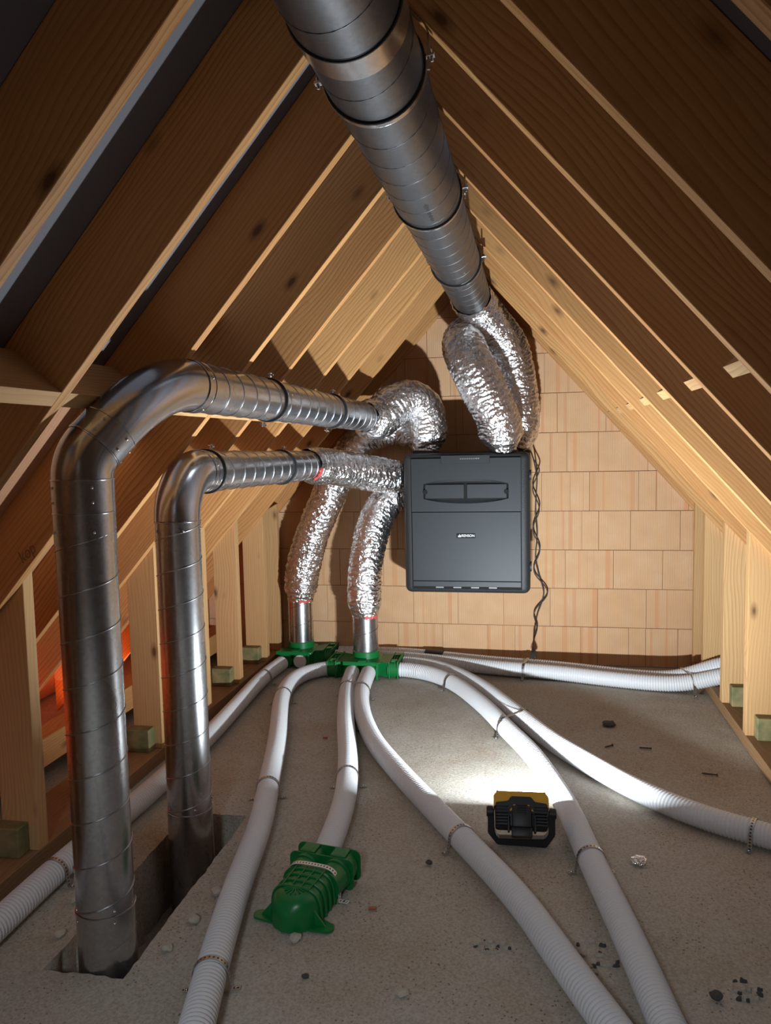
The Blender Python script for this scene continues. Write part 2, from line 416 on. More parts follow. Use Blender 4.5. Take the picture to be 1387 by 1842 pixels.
# ------------------------------------------------------------------ floor with the slot
def build_floor():
    rnd = random.Random(3)
    sx0, sx1, sy0, sy1 = -1.365, -1.118, 1.852, 2.80
    def axis(lo, hi, step, extra, fine0, fine1):
        v = []; x = lo
        while x < hi:
            v.append(x); x += step if fine0 < x < fine1 else 0.12
        v.append(hi); v = [a for a in v if all(abs(a-e) > step*0.6 for e in extra)] + extra
        return sorted(v)
    xs = axis(-2.95, 2.2, 0.024, [sx0, sx1], -1.75, 1.05); ys = axis(-2.0, 5.075, 0.024, [sy0, sy1], 1.3, 5.0)
    bm = bmesh.new(); G = {}
    for i, x in enumerate(xs):
        for j, y in enumerate(ys):
            z = 0.0035*(noise.noise(Vector((x*3, y*3, 0.3))) + 0.5*noise.noise(Vector((x*14, y*9, 2.0)))) - 0.003
            xx, yy = x, y
            if (abs(x-sx0) < 1e-6 or abs(x-sx1) < 1e-6) and sy0-1e-6 <= y <= sy1+1e-6: xx += 0.006*noise.noise(Vector((y*9, 1, x))) + rnd.uniform(-0.002, 0.002); z -= rnd.uniform(0, 0.003)
            if (abs(y-sy0) < 1e-6 or abs(y-sy1) < 1e-6) and sx0-1e-6 <= x <= sx1+1e-6: yy += rnd.uniform(-0.004, 0.004); z -= rnd.uniform(0, 0.003)
            G[i, j] = bm.verts.new((xx, yy, z))
    for i in range(len(xs)-1):
        for j in range(len(ys)-1):
            cx, cy = (xs[i]+xs[i+1])/2, (ys[j]+ys[j+1])/2
            if sx0 < cx < sx1 and sy0 < cy < sy1: continue
            bm.faces.new((G[i, j], G[i+1, j], G[i+1, j+1], G[i, j+1]))
    es = [e for e in bm.edges if len(e.link_faces) == 1 and all(sx0-0.03 < v.co.x < sx1+0.03 and sy0-0.03 < v.co.y < sy1+0.03 for v in e.verts)]
    for dz in (-0.02, -0.05, -0.13, -0.08):
        r = bmesh.ops.extrude_edge_only(bm, edges=es); vs = [g for g in r['geom'] if isinstance(g, bmesh.types.BMVert)]
        for v in vs: v.co += Vector((rnd.uniform(-0.008, 0.008), rnd.uniform(-0.008, 0.008), dz))
        es = [g for g in r['geom'] if isinstance(g, bmesh.types.BMEdge)]
    bmesh.ops.edgenet_fill(bm, edges=es)
    bmesh.ops.recalc_face_normals(bm, faces=bm.faces)
    me = bpy.data.meshes.new('floor'); bm.to_mesh(me); bm.free()
    for p in me.polygons: p.use_smooth = True
    o = link('floor', me, 'concrete'); smooth_by_angle(o, 35)
    tag(o, 'dusty grey-brown concrete attic floor with a slot cut around the risers', None, kind='structure')
    if o.data.polygons[0].normal.z < 0: o.data.flip_normals()
    return o
build_floor()

# ------------------------------------------------------------------ roof
def build_roof():
    for side, nm in ((-1, 'left'), (1, 'right')):
        xe = XC + side*2.2; xm = XC + side*2.5
        poly = [(XC, zr(XC, VO)), (xm, zr(xm, VO)), (xm, zr(xm, VO)+0.02), (XC, zr(XC, VO)+0.02)]
        c = prism('ceiling', poly, -1.2, 5.2, side*-SL if side > 0 else SL, 'membrane', None, 0)
        tag(c, 'grey membrane roof slope carried by rafters on the %s' % nm, None, kind='structure')
        RF = RAFT if side < 0 else RAFT_R
        for k, y in enumerate(RF):
            poly = [(XC, zr(XC)), (xe, zr(xe)), (xe, zr(xe, VO-0.002)), (XC, zr(XC, VO-0.002))]
            r = prism('rafter', poly, y, y+RW, (SL if side < 0 else -SL), 'rafter')
            r.parent = c; r.matrix_parent_inverse = c.matrix_basis.inverted()
            if k+1 < len(RF):                                # blocking pieces between the rafters
                y0, y1 = y+RW, RF[k+1]
                if side < 0: xa, xb = -1.178, -1.208
                else: xa, xb, y1 = 0.435, 0.458, y0+0.15
                hh = 0.17 if side < 0 else 0.05
                nv = Vector((math.sin(SL)*side, math.cos(SL)))*hh
                pl = [(xa, zr(xa)+0.001), (xb, zr(xb)+0.001), (xb+nv.x, zr(xb)+nv.y), (xa+nv.x, zr(xa)+nv.y)]
                bm = bmesh.new(); lo = [bm.verts.new((x, y0+0.0005, z)) for x, z in pl]; hi = [bm.verts.new((x, y1-0.0005, z)) for x, z in pl]
                bm.faces.new(lo); bm.faces.new(hi[::-1])
                for i in range(4): bm.faces.new((lo[i], hi[i], hi[(i+1) % 4], lo[(i+1) % 4]))
                bmesh.ops.rotate(bm, verts=bm.verts, cent=(0, 0, 0), matrix=Matrix.Rotation(-PI/2, 3, 'Z'))
                b = to_obj('blocking', bm, 'stud'); loc = b.location.copy()
                b.rotation_euler = (0, 0, PI/2); b.location = Matrix.Rotation(PI/2, 3, 'Z') @ loc
                b.parent = c; b.matrix_parent_inverse = c.matrix_basis.inverted()
                if side < 0:                                   # board closing the bay towards the eaves
                    x0, x1 = -1.40, -2.82
                    pl = [(x0, zr(x0, VO-0.03)), (x1, zr(x1, VO-0.03)), (x1, zr(x1, VO-0.005)), (x0, zr(x0, VO-0.005))]
                    e = prism('eaves_board', pl, y0+0.001, RAFT[k+1]-0.001, SL, 'panel')
                    e.parent = c; e.matrix_parent_inverse = c.matrix_basis.inverted()
build_roof()
bpy.context.view_layer.update()

# ------------------------------------------------------------------ gable wall of clay blocks
def clip(poly, a, b, c):                                        # keep a*x+b*z <= c
    out = []
    for (x0, z0), (x1, z1) in zip(poly, poly[1:]+poly[:1]):
        d0, d1 = a*x0+b*z0-c, a*x1+b*z1-c
        if d0 <= 0: out.append((x0, z0))
        if d0*d1 < 0: t = d0/(d0-d1); out.append((x0+(x1-x0)*t, z0+(z1-z0)*t))
    return out
def build_gable():
    top = 2.515+0.28
    def roofclip(p):
        p = clip(p, TN, 1, top+TN*XC); return clip(p, -TN, 1, top-TN*XC) if p else p
    wp = roofclip([(-2.3, 0), (1.6, 0), (1.6, 3.0), (-2.3, 3.0)])
    wall = prism('wall_back', wp, WALLY+0.006, WALLY+0.20, 0, 'mortar', None, 0)
    tag(wall, 'gable wall of large peach clay blocks behind the black unit', None, kind='structure')
    J = [0.295, 0.103, 0.199, 0.302, 0.052, 0.106, 0.150, 0.072, 0.22, 0.02, 0.15]
    rnd = random.Random(11)
    for r in range(11):
        z0, z1 = 0.25*r, 0.25*r+0.248; x = J[r] - 0.298*10
        while x < 1.6:
            wdt = 0.298
            a, b = x+0.001, x+wdt-0.001; x += wdt
            parts = [(a, b)]
            if r in (4, 5, 0, 3) and rnd.random() < 0.3:
                s = a + (b-a)*rnd.choice((0.35, 0.6)); parts = [(a, s-0.001), (s+0.001, b)]
            for a, b in parts:
                p = roofclip([(a, z0+0.001), (b, z0+0.001), (b, z1), (a, z1)])
                p = clip(p, -1, 0, 2.25) if p else p
                if len(p) < 3: continue
                ar = 0.5*abs(sum(p[i][0]*p[(i+1) % len(p)][1]-p[(i+1) % len(p)][0]*p[i][1] for i in range(len(p))))
                if ar < 0.0015: continue
                j = rnd.uniform(-0.0015, 0.0015)
                o = prism('brick', p, WALLY+j, WALLY+0.05, 0, 'brick', None, 0.0012)
                o.parent = wall; o.matrix_parent_inverse = wall.matrix_basis.inverted()
build_gable()
def build_rear_gable():  # unseen end wall, added to carry a made-up window for fill light
    top = zr(XC, VO); xl, xr = -2.6, 1.87; yb, yf = -1.32, -1.20
    wx0, wx1, wz0, wz1 = -0.565, -0.165, 1.86, 2.30
    rear = empty('wall_front', (XC, yf, 0)); tag(rear, 'unseen plain block gable wall behind the camera with an added window', None, kind='structure')
    def piece(poly):
        p = clip(poly, TN, 1, top+TN*XC); p = clip(p, -TN, 1, top-TN*XC)
        o = prism('wall_panel', p, yb, yf, 0, 'mortar', None, 0); o.parent = rear; o.matrix_parent_inverse = Matrix.Translation(-rear.location)
    piece([(xl, 0), (wx0, 0), (wx0, 3), (xl, 3)]); piece([(wx1, 0), (xr, 0), (xr, 3), (wx1, 3)])
    piece([(wx0, 0), (wx1, 0), (wx1, wz0), (wx0, wz0)]); piece([(wx0, wz1), (wx1, wz1), (wx1, 3), (wx0, 3)])
    wn = empty('fill_window', ((wx0+wx1)/2, yf-0.06, wz0)); tag(wn, 'made-up small square window behind the camera, added for fill light', None, kind='structure')
    hw, hh = (wx1-wx0)/2, wz1-wz0
    for lo, hi in (((-hw, -0.03, 0), (-hw+0.05, 0.03, hh)), ((hw-0.05, -0.03, 0), (hw, 0.03, hh)), ((-hw+0.05, -0.03, 0), (hw-0.05, 0.03, 0.05)), ((-hw+0.05, -0.03, hh-0.05), (hw-0.05, 0.03, hh))):
        box('fill_window_frame', lo, hi, 'stud', wn, 0.003)
    box('pane', (-hw+0.05, -0.004, 0.05), (hw-0.05, 0.004, hh-0.05), 'glass', wn, 0)
build_rear_gable()

# ------------------------------------------------------------------ knee walls
def build_kneewalls():
    for side, nm, xin in ((-1, 'wall_left', -1.70), (1, 'wall_right', 0.967)):
        wl = empty(nm, (xin, 2.5, 0)); tag(wl, 'open knee wall of wooden studs on a sole plate on the %s' % ('left' if side < 0 else 'right'), None, kind='structure')
        def put(o): o.parent = wl; o.matrix_parent_inverse = Matrix.Translation(-wl.location); return o
        def ybox(name, x0, x1, y0, y1, z0, z1, mat):      # long axis along Y -> own x axis
            bm = bmesh.new(); bm_box(bm, (-(y1-y0)/2, -abs(x1-x0)/2, -(z1-z0)/2), ((y1-y0)/2, abs(x1-x0)/2, (z1-z0)/2), 0.002)
            me = bpy.data.meshes.new(name); bm.to_mesh(me); bm.free(); o = link(name, me, mat)
            o.location = ((x0+x1)/2, (y0+y1)/2, (z0+z1)/2); o.rotation_euler = (0, 0, PI/2); return put(o)
        ybox('sole_plate', xin, xin+side*0.26, -1.0, WALLY-0.004, 0.0, 0.06, 'plate')
        if side < 0:
            ybox('wall_beam', -2.10, -2.22, -1.0, WALLY-0.004, 0.075, 0.20, 'rafter')
            ybox('eaves_sill', -2.23, -2.40, -1.0, WALLY-0.004, 0.0, 0.10, 'plate')
        for k, y in enumerate(RAFT):
            if y < 0.8: continue
            y0 = y+RW+0.001; y1 = min(y0+0.054, WALLY-0.004)
            if k == len(RAFT)-1: y0, y1 = 4.99, 5.030
            xo = xin+side*0.14; zi, zo = zr(xin), zr(xo)
            ext = 0.14                                         # lapped past the rafter's underside
            poly = [(xin, 0.0605), (xo, 0.0605), (xo, zo+ext), (xin, zi+ext*0.4)]
            put(prism('stud', poly, y0, y1, PI/2, 'stud'))
            if k < len(RAFT)-1:
                bx0 = xin+side*0.035; bx1 = xin+side*0.15
                put(box('block', (min(bx0, bx1), y0-0.062, 0.0605), (max(bx0, bx1), y0-0.001, 0.165), 'block', None, 0.003))
build_kneewalls()

# ------------------------------------------------------------------ steel ducts
def seg_pipe(t, pts, r, mat, pitch=0.125, phase=0.0, hand=1, seg=48):
    p = tube('pipe', pts, r, seg, mat, t, cap=False)
    s = helix('seam', pts, r, pitch, 'seam' if r < 0.1 else 'galv_dull', None, wire=0.0022 if r < 0.1 else 0.0015, phase=phase, hand=hand)
    s.location = s.location - p.location; s.parent = p
    return p
def clamp(t, c, axis, r, lugs, width=0.022):
    k = torus('clamp', c, axis, r+0.001, 0.006, 'rubber', t, width=width)
    b = torus('clamp_band', Vector(c), axis, r+0.0072, 0.0015, 'galv', None, width=width*0.8); b.location = b.location-k.location; b.parent = k
    ax = Vector(axis).normalized()
    for d in lugs:
        d = Vector(d).normalized(); a = Vector(c)+d*(r+0.006)-ax*0.0; q = a+d*0.022
        side = ax.cross(d).normalized()
        bm = bmesh.new(); bm_box(bm, (-0.008, -0.003, -0.011), (0.008, 0.003, 0.011), 0.001)
        M3 = Matrix((ax, side, d)).transposed().to_4x4(); M3.translation = (a+q)/2
        bmesh.ops.transform(bm, matrix=M3, verts=bm.verts)
        l = to_obj('lug', bm, 'screw', None); l.location = l.location-k.location; l.parent = k
        mid = (a+q)/2+d*0.003
        bt = cyl('bolt', mid-side*0.013, mid+side*0.013, 0.0035, 'screw', None, 8); bt.location = bt.location-k.location; bt.parent = k
    return k
def bead(t, c, axis, r, wire=0.0022): return torus('bead', c, axis, r, wire, 'elbow', t, tseg=6)

def riser_tall():
    base = Vector((-1.213, 1.94, 0)); t = empty('spiral_duct', base)
    tag(t, 'tallest galvanised spiral duct, rising nearest the camera with a double bend', 'duct', 'galvanised spiral ducts')
    r = 0.08; L = lambda p: Vector(p)-base
    z1 = 1.365
    path = [(-1.213, 1.94, -0.26), (-1.213, 1.94, 1.424), (-1.078, 2.117, 1.648), (-0.955, 4.50, 1.607)]
    pts, arcs = fillet([L(p) for p in path], [0.13, 0.37], 14)
    a1, a2 = arcs
    seg_pipe(t, [L((-1.213, 1.94, 0.055)), L((-1.213, 1.94, z1-0.085))], r, 'galv', 0.128, 0.6)
    tube('base_sleeve', [L((-1.213, 1.94, -0.27)), L((-1.213, 1.94, 0.15))], r+0.0018, 48, 'galv', t, cap=False)
    tube('coupling', [L((-1.213, 1.94, z1-0.17)), L((-1.213, 1.94, a1[0].z+0.0))], r+0.0018, 48, 'galv', t, cap=False)
    ring = [(a1[0].z), (z1-0.10)]
    tube('elbow', a1, r+0.0005, 48, 'elbow', t, cap=False)
    tube('elbow', a2, r+0.0005, 48, 'elbow', t, cap=False)
    d12 = (a2[0]-a1[-1]).normalized()
    tube('coupling', [a1[-1]-d12*0.006, a2[0]+d12*0.006], r+0.002, 48, 'elbow', t, cap=False)
    hd = (pts[-1]-a2[-1]).normalized(); hp = lambda y: a2[-1] + hd*((y-base.y-a2[-1].y)/hd.y)
    tube('coupling', [a2[-1]-hd*0.002, a2[-1]+hd*0.045], r+0.002, 48, 'elbow', t, cap=False)
    seg_pipe(t, [a2[-1]+hd*0.02, pts[-1]], r, 'galv', 0.115, 1.1)
    for c, ax in ((Vector((0, 0, 0.15)), (0, 0, 1)), (Vector((0, 0, z1-0.085)), (0, 0, 1)), (a1[0], (0, 0, 1)), (a1[-1], d12), (a2[0], d12), (a2[-1], hd), (a2[-1]+hd*0.045, hd)):
        bead(t, c, ax, r+0.002)
    for y, lug in ((2.98, 1), (3.80, 1)):
        clamp(t, hp(y), hd, r, [(0.12, 0, 1), (-0.25, 0, -1)])
    clamp_y = pts[-1]-hd*0.03; torus('end_band', clamp_y, hd, r+0.001, 0.002, 'rubber', t, width=0.012)
    for ang in (-2.25, -0.75, 0.9, 2.4):
        d = Vector((math.cos(ang), math.sin(ang), 0))
        for z in (z1-0.135, z1-0.055, z1-0.015, 0.13, 0.165): screw(Vector((0, 0, z))+d*(r+0.002), d, t)
    for f, cen in ((0.3, a1[-1].lerp(a2[0], 0.22)), (0.7, a1[-1].lerp(a2[0], 0.78))):
        u = d12.cross(Vector((0, 0, 1))).normalized(); v = u.cross(d12)
        for ang in (0.4, 1.5, -0.6, 2.8, -2.0):
            dd = u*math.cos(ang)-v*math.sin(ang); screw(cen+dd*(r+0.003), dd, t)
    for ang in (0.3, 1.9, 3.6, 5.2):
        dd = Vector((1, 0, 0))*math.cos(ang)+Vector((0, 0, 1))*math.sin(ang); screw(a2[-1]+hd*0.025+dd*(r+0.003), dd, t)
    return t
riser_tall()

def riser_short():
    base = Vector((-1.26, 2.60, 0)); t = empty('spiral_duct', base)
    tag(t, 'shorter galvanised spiral duct rising in the slot with one rounded elbow', 'duct', 'galvanised spiral ducts')
    r = 0.08; L = lambda p: Vector(p)-base
    pts, arcs = fillet([L(p) for p in [(-1.26, 2.60, -0.26), (-1.26, 2.60, 1.362), (-1.225, 4.25, 1.338)]], [0.17], 16)
    a = arcs[0]; hd = (pts[-1]-a[-1]).normalized()
    seg_pipe(t, [L((-1.26, 2.60, 0.06)), Vector((0, 0, a[0].z-0.002))], r, 'galv', 0.125, 2.2)
    tube('base_sleeve', [L((-1.26, 2.60, -0.27)), L((-1.26, 2.60, 0.12))], r+0.0018, 48, 'galv', t, cap=False)
    tube('elbow', a, r+0.0015, 48, 'elbow', t, cap=False)
    tube('coupling', [a[-1]-hd*0.002, a[-1]+hd*0.06], r+0.0025, 48, 'elbow', t, cap=False)
    seg_pipe(t, [a[-1]+hd*0.03, pts[-1]], r, 'galv', 0.115, 0.2)
    for c, ax in ((Vector((0, 0, 0.12)), (0, 0, 1)), (a[0], (0, 0, 1)), (a[-1], hd), (a[-1]+hd*0.03, hd)): bead(t, c, ax, r+0.002)
    hp = lambda y: a[-1] + hd*((y-base.y-a[-1].y)/hd.y)
    clamp(t, hp(2.86), hd, r, [(0.25, 0, 1)]); clamp(t, hp(3.72), hd, r, [(0.2, 0, 1)])
    for ang in (-2.2, -0.9, 0.6, 2.2):
        d = Vector((math.cos(ang), math.sin(ang), 0))
        for z in (a[0].z-0.03, 0.14): screw(Vector((0, 0, z))+d*(r+0.002), d, t)
    for ang in (0.3, 3.0, 4.6):
        dd = Vector((1, 0, 0))*math.cos(ang)+Vector((0, 0, 1))*math.sin(ang); screw(a[-1]+hd*0.02+dd*(r+0.003), dd, t)
    return t
riser_short()

def ridge_duct():
    base = Vector((-0.349, 1.5, 2.287)); t = empty('ridge_duct', base)
    tag(t, 'wide dull grey spiral duct hung under the ridge of the roof', 'duct')
    r = 0.112; L = lambda y, dx=0.0: Vector((dx, y-base.y, 0))
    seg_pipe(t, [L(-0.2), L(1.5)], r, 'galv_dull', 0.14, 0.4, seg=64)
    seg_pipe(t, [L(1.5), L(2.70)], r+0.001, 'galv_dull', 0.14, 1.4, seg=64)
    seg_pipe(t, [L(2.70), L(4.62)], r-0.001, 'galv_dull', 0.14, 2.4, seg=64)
    torus('collar', L(1.545), (0, 1, 0), r+0.001, 0.002, 'galv', t, width=0.075, seg=64)
    for y, lugs in ((1.80, [(1, 0, 0.15), (-1, 0, -0.1)]), (2.70, [(1, 0, 0.1), (-1, 0, 0.05)]), (3.70, [(1, 0, 0.1), (-1, 0, 0.1)])):
        clamp(t, L(y), (0, 1, 0), r, lugs, 0.02)
        torus('bead', L(y+0.014), (0, 1, 0), r+0.003, 0.004, 'galv', t, seg=64)
    torus('bead', L(1.505), (0, 1, 0), r+0.002, 0.003, 'rubber', t, seg=64)
    # hanger strips up to the rafters
    for y in (1.80, 2.74, 3.70):
        for sx in (-1, 1):
            box('hanger_rod', (sx*(r+0.012)-0.003, y-base.y-0.003, -0.01), (sx*(r+0.012)+0.003, y-base.y+0.003, (zr(base.x+sx*(r+0.012))-base.z)-0.002), 'screw', t, 0)
    # printed flow arrow under the pipe
    bm = bmesh.new()
    for k in range(11):
        y = 2.52-k*0.016; w_ = 0.004 + 0.002*(k % 2)
        a = [(-w_, y), (w_, y), (w_, y-0.010), (-w_, y-0.010)]
        if k == 10: a = [(-0.010, y), (0.010, y), (0.0, y-0.03)]
        bm.faces.new([bm.verts.new((r*math.sin(0.25)+x*1.0, yy-base.y+0.1, -math.sqrt(r*r-(r*math.sin(0.25)+x)**2)-0.0018)) for x, yy in a])
    to_obj('flow_mark', bm, 'ink', t)
    return t
ridge_duct()

def stub_duct(c, z0, z1, label):
    t = empty('duct_stub', (c[0], c[1], z0)); tag(t, label, 'duct', 'short duct stubs on the manifolds')
    seg_pipe(t, [Vector((0, 0, 0)), Vector((0, 0, z1-z0))], 0.08, 'galv', 0.13, 0.5)
    bead(t, (0, 0, 0.004), (0, 0, 1), 0.081)
stub_duct((-1.05, 4.74), 0.146, 0.43, 'short upright spiral duct stub on the manifold with the front hoses')
stub_duct((-1.535, 4.93), 0.146, 0.50, 'short upright spiral duct stub on the manifold in the left corner')

# ------------------------------------------------------------------ foil hoses
def red_patch(t, c, ax):
    d0 = Vector((0.5, -0.6, -0.45)); d0 = (d0-ax*d0.dot(ax)).normalized(); v = ax.cross(d0); bm = bmesh.new(); rows = []
    for k in range(9):
        a = -0.5+1.0*k/8; d = d0*math.cos(a)+v*math.sin(a); w_ = 0.008+0.004*math.sin(k*2.1)
        rows.append([bm.verts.new(c+d*r_+ax*s_) for r_, s_ in ((0.082, -w_), (0.090, -w_), (0.090, w_), (0.082, w_))])
    for A, B in zip(rows, rows[1:]):
        for j in range(4): bm.faces.new((A[j], A[(j+1) % 4], B[(j+1) % 4], B[j]))
    bm.faces.new(rows[0]); bm.faces.new(rows[-1][::-1]); to_obj('red_tape', bm, 'red', t)
def foil_hose(label, path, r, seed, ends=(0.085, 0.085), tape=()):
    P = catmull(path, 0.0055); base = P[0].copy(); P = [p-base for p in P]
    Ltot = 0.0055*(len(P)-1)
    off = Vector((seed*7.3, seed*3.1, seed*1.7))
    def rad(s, a, p):
        k = min(1, s/0.10); q = min(1, (Ltot-s)/0.10); sm = lambda x: x*x*(3-2*x)
        rr = ends[0]+(r-ends[0])*sm(k); e2 = ends[1]+(r-ends[1])*sm(q); rr = min(rr, e2)
        v = Vector((math.cos(a), math.sin(a), 0))
        lo = noise.noise(Vector((v.x*1.2, v.y*1.2, s*5.0))+off)*0.011
        wr = abs(noise.noise(Vector((v.x*1.9, v.y*1.9, s*62.0))+off))*0.015 + abs(noise.noise(Vector((v.x*3.3, v.y*3.3, s*105.0))-off))*0.006
        cr = noise.noise(Vector((v.x*9, v.y*9, s*75.0))+off*2)*0.0045
        cx = abs(noise.noise(Vector((v.x*5, v.y*5, s*28.0))-off))*0.008
        return rr+lo-wr+cr-cx+0.006
    t = empty('foil_hose', base); tag(t, label, 'hose', 'foil wrapped flexible ducts')
    bm = bmesh.new(); bm_sweep(bm, P, rad, 60, cap=False); to_obj('sleeve', bm, 'foil', t, smooth=True)
    for i in tape:                                            # red tape peeking out at an end
        j = 2 if i == 0 else len(P)-3; ax = (P[j+1]-P[j-1]).normalized()
        red_patch(t, P[j] + ax*(-0.004 if i == 0 else 0.0), ax)
    return t
foil_hose('foil hose looping from the upper duct over to the top left of the unit',
    [(-0.957, 4.44, 1.607), (-0.945, 4.50, 1.606), (-0.915, 4.58, 1.60), (-0.865, 4.63, 1.645), (-0.80, 4.69, 1.70), (-0.73, 4.75, 1.71), (-0.668, 4.79, 1.655), (-0.648, 4.80, 1.55), (-0.654, 4.80, 1.405)], 0.126, 1)
foil_hose('foil hose running level from the lower duct to the side of the unit',
    [(-1.226, 4.16, 1.34), (-1.21, 4.25, 1.335), (-1.10, 4.45, 1.312), (-0.957, 4.65, 1.27), (-0.86, 4.75, 1.25), (-0.78, 4.80, 1.245)], 0.106, 2, tape=(0, 1))
foil_hose('leftmost foil hose, climbing from the corner duct stub behind the level hose',
    [(-1.535, 4.93, 0.42), (-1.53, 4.93, 0.50), (-1.50, 4.93, 0.66), (-1.425, 4.91, 0.88), (-1.30, 4.90, 1.15), (-1.175, 4.91, 1.37), (-1.06, 4.93, 1.50), (-0.93, 4.94, 1.55), (-0.82, 4.945, 1.55), (-0.73, 4.95, 1.50), (-0.70, 4.955, 1.42)], 0.110, 3, tape=(0,), ends=(0.085, 0.06))
foil_hose('foil hose climbing from the middle duct stub to the left side of the unit',
    [(-1.05, 4.74, 0.36), (-1.052, 4.745, 0.44), (-1.055, 4.77, 0.62), (-1.027, 4.81, 0.824), (-0.972, 4.86, 1.00), (-0.90, 4.91, 1.10), (-0.785, 4.93, 1.13)], 0.110, 4, tape=(0,))
foil_hose('foil hose bending down from the ridge duct end to the unit',
    [(-0.349, 4.54, 2.287), (-0.345, 4.64, 2.275), (-0.285, 4.74, 2.20), (-0.19, 4.82, 2.09), (-0.125, 4.88, 1.95), (-0.09, 4.90, 1.79), (-0.078, 4.90, 1.61), (-0.10, 4.89, 1.405)], 0.118, 5, ends=(0.117, 0.085))
foil_hose('foil hose with rounded top hanging in front of the ridge hose above the unit',
    [(-0.30, 4.99, 2.12), (-0.372, 4.88, 2.10), (-0.40, 4.73, 2.04), (-0.385, 4.62, 1.96), (-0.335, 4.58, 1.86), (-0.255, 4.585, 1.705), (-0.195, 4.62, 1.56), (-0.17, 4.67, 1.405)], 0.130, 6, ends=(0.11, 0.085))

# ------------------------------------------------------------------ ventilation unit on the wall
def unit():
    x0, x1, z0, z1, yf = -0.764, -0.020, 0.552, 1.388, 4.58
    base = Vector(((x0+x1)/2, yf, z0)); W2 = (x1-x0)/2; H = z1-z0
    t = empty('ventilation_unit', base); tag(t, 'black boxy ventilation unit hung on the block wall', 'ventilation unit')
    bm = bmesh.new(); bm_box(bm, (-W2, 0.0, 0), (W2, WALLY-yf-0.004, H), 0.038, 5); smooth_by_angle(to_obj('body', bm, 'epp', t), 35)
    px = W2-0.052; zb, zm, zt = 0.03, 0.49, 0.805        # panel area
    box('panel_gap', (-px-0.004, -0.004, zb-0.004), (px+0.004, 0.006, zt+0.02), 'gap', t, 0)
    box('lower_panel', (-px, -0.014, zb+0.048), (px, 0.004, zm-0.0015), 'panel_black', t, 0.002, 1)
    box('bottom_rail', (-px, -0.010, zb+0.012), (px, 0.004, zb+0.045), 'panel_black', t, 0.002, 1)
    # row of slots and pale clips at the bottom edge
    for k in range(4):
        xx = -0.16+k*0.105
        box('clip', (xx-0.024, -0.012, zb+0.004), (xx+0.024, -0.002, zb+0.013), 'print_grey', t, 0.001)
    # upper panel with a lens shaped hollow
    cz = 0.612; a_, b_ = 0.250, 0.073
    corners = [math.atan2(dz, dx) for dx in (-px, px) for dz in (zm+0.0015-cz, zt-cz)]
    angs = sorted([2*PI*i/72-PI for i in range(72)]+corners); O = []; I = []; D = []
    for a in angs:
        c_, s_ = math.cos(a), math.sin(a)
        k = min((px/abs(c_)) if abs(c_) > 1e-6 else 9, ((zt-cz) if s_ > 0 else (cz-zm-0.0015))/abs(s_) if abs(s_) > 1e-6 else 9)
        O.append((c_*k, cz+s_*k))
        # lens = end cut ellipse
        tt = math.atan2(s_*a_*1.25, c_*b_); ex, ez = a_*1.25*math.cos(tt), b_*math.sin(tt)
        if abs(ex) > a_: f = a_/abs(ex); ex *= f; ez *= f
        I.append((ex, cz+ez)); D.append((max(-a_+0.012, min(a_-0.012, ex*0.95)), cz+max(-0.034, min(0.034, ez*0.7))))
    bm = bmesh.new(); vo = [bm.verts.new((x, -0.014, z)) for x, z in O]; vi = [bm.verts.new((x, -0.014, z)) for x, z in I]; vd = [bm.verts.new((x, 0.010, z)) for x, z in D]; vb = [bm.verts.new((x, 0.004, z)) for x, z in O]
    n = len(angs)
    for i in range(n):
        j = (i+1) % n
        bm.faces.new((vo[i], vo[j], vi[j], vi[i])); bm.faces.new((vi[i], vi[j], vd[j], vd[i])); bm.faces.new((vo[j], vo[i], vb[i], vb[j]))
    bm.faces.new(vd)
    up = smooth_by_angle(to_obj('upper_panel', bm, 'panel_black', t), 25)
    box('panel_gap', (-a_+0.006, -0.0075, cz-0.047), (a_-0.006, 0.004, cz+0.045), 'gap', t, 0.003)
    for sx in (-1, 1):
        lo = (0.008, -0.014, cz-0.043); hi = (a_-0.010, 0.004, cz+0.041)
        if sx < 0: lo, hi = (-hi[0], lo[1], lo[2]), (-lo[0], hi[1], hi[2])
        fc = box('filter_cover', lo, hi, 'panel_black', t, 0.0025, 1)
        lt = cyl('latch', (sx*(a_-0.012), -0.018, cz-0.004), (sx*(a_-0.012), -0.004, cz-0.004), 0.014, 'gap', None, 16); lt.location = lt.location-fc.location; lt.parent = fc
    tab = box('display_tab', (-0.143, -0.020, zt-0.032), (0.143, 0.004, zt+0.018), 'panel_black', t, 0.002, 1)
    for k in range(9):
        xx = -0.03+k*0.013
        q = box('tab_print', (xx, -0.0208, zt-0.006), (xx+0.009, -0.0198, zt-0.001+0.002*(k > 6)), 'print_grey', None, 0); q.location = q.location-tab.location; q.parent = tab
    bd = box('badge', (-0.055, -0.0165, 0.335), (0.055, -0.012, 0.362), 'gap', t, 0.001)
    cu = bpy.data.curves.new('badge_text', 'FONT'); cu.body = 'RENSON'; cu.size = 0.0215; cu.extrude = 0.0004; cu.align_x = 'LEFT'; cu.align_y = 'CENTER'
    to = bpy.data.objects.new('badge_text', cu); COL.objects.link(to); bpy.context.view_layer.update()
    me = bpy.data.meshes.new_from_object(to.evaluated_get(bpy.context.evaluated_depsgraph_get())); bpy.data.objects.remove(to)
    tx = link('badge_text', me, 'badge_white', bd); tx.rotation_euler = (PI/2, 0, 0); tx.location = (-0.026, -0.0026, 0.0)
    w_ = max(v.co.x for v in me.vertices); tx.scale = (0.076/w_, 1, 1)
    bm = bmesh.new()
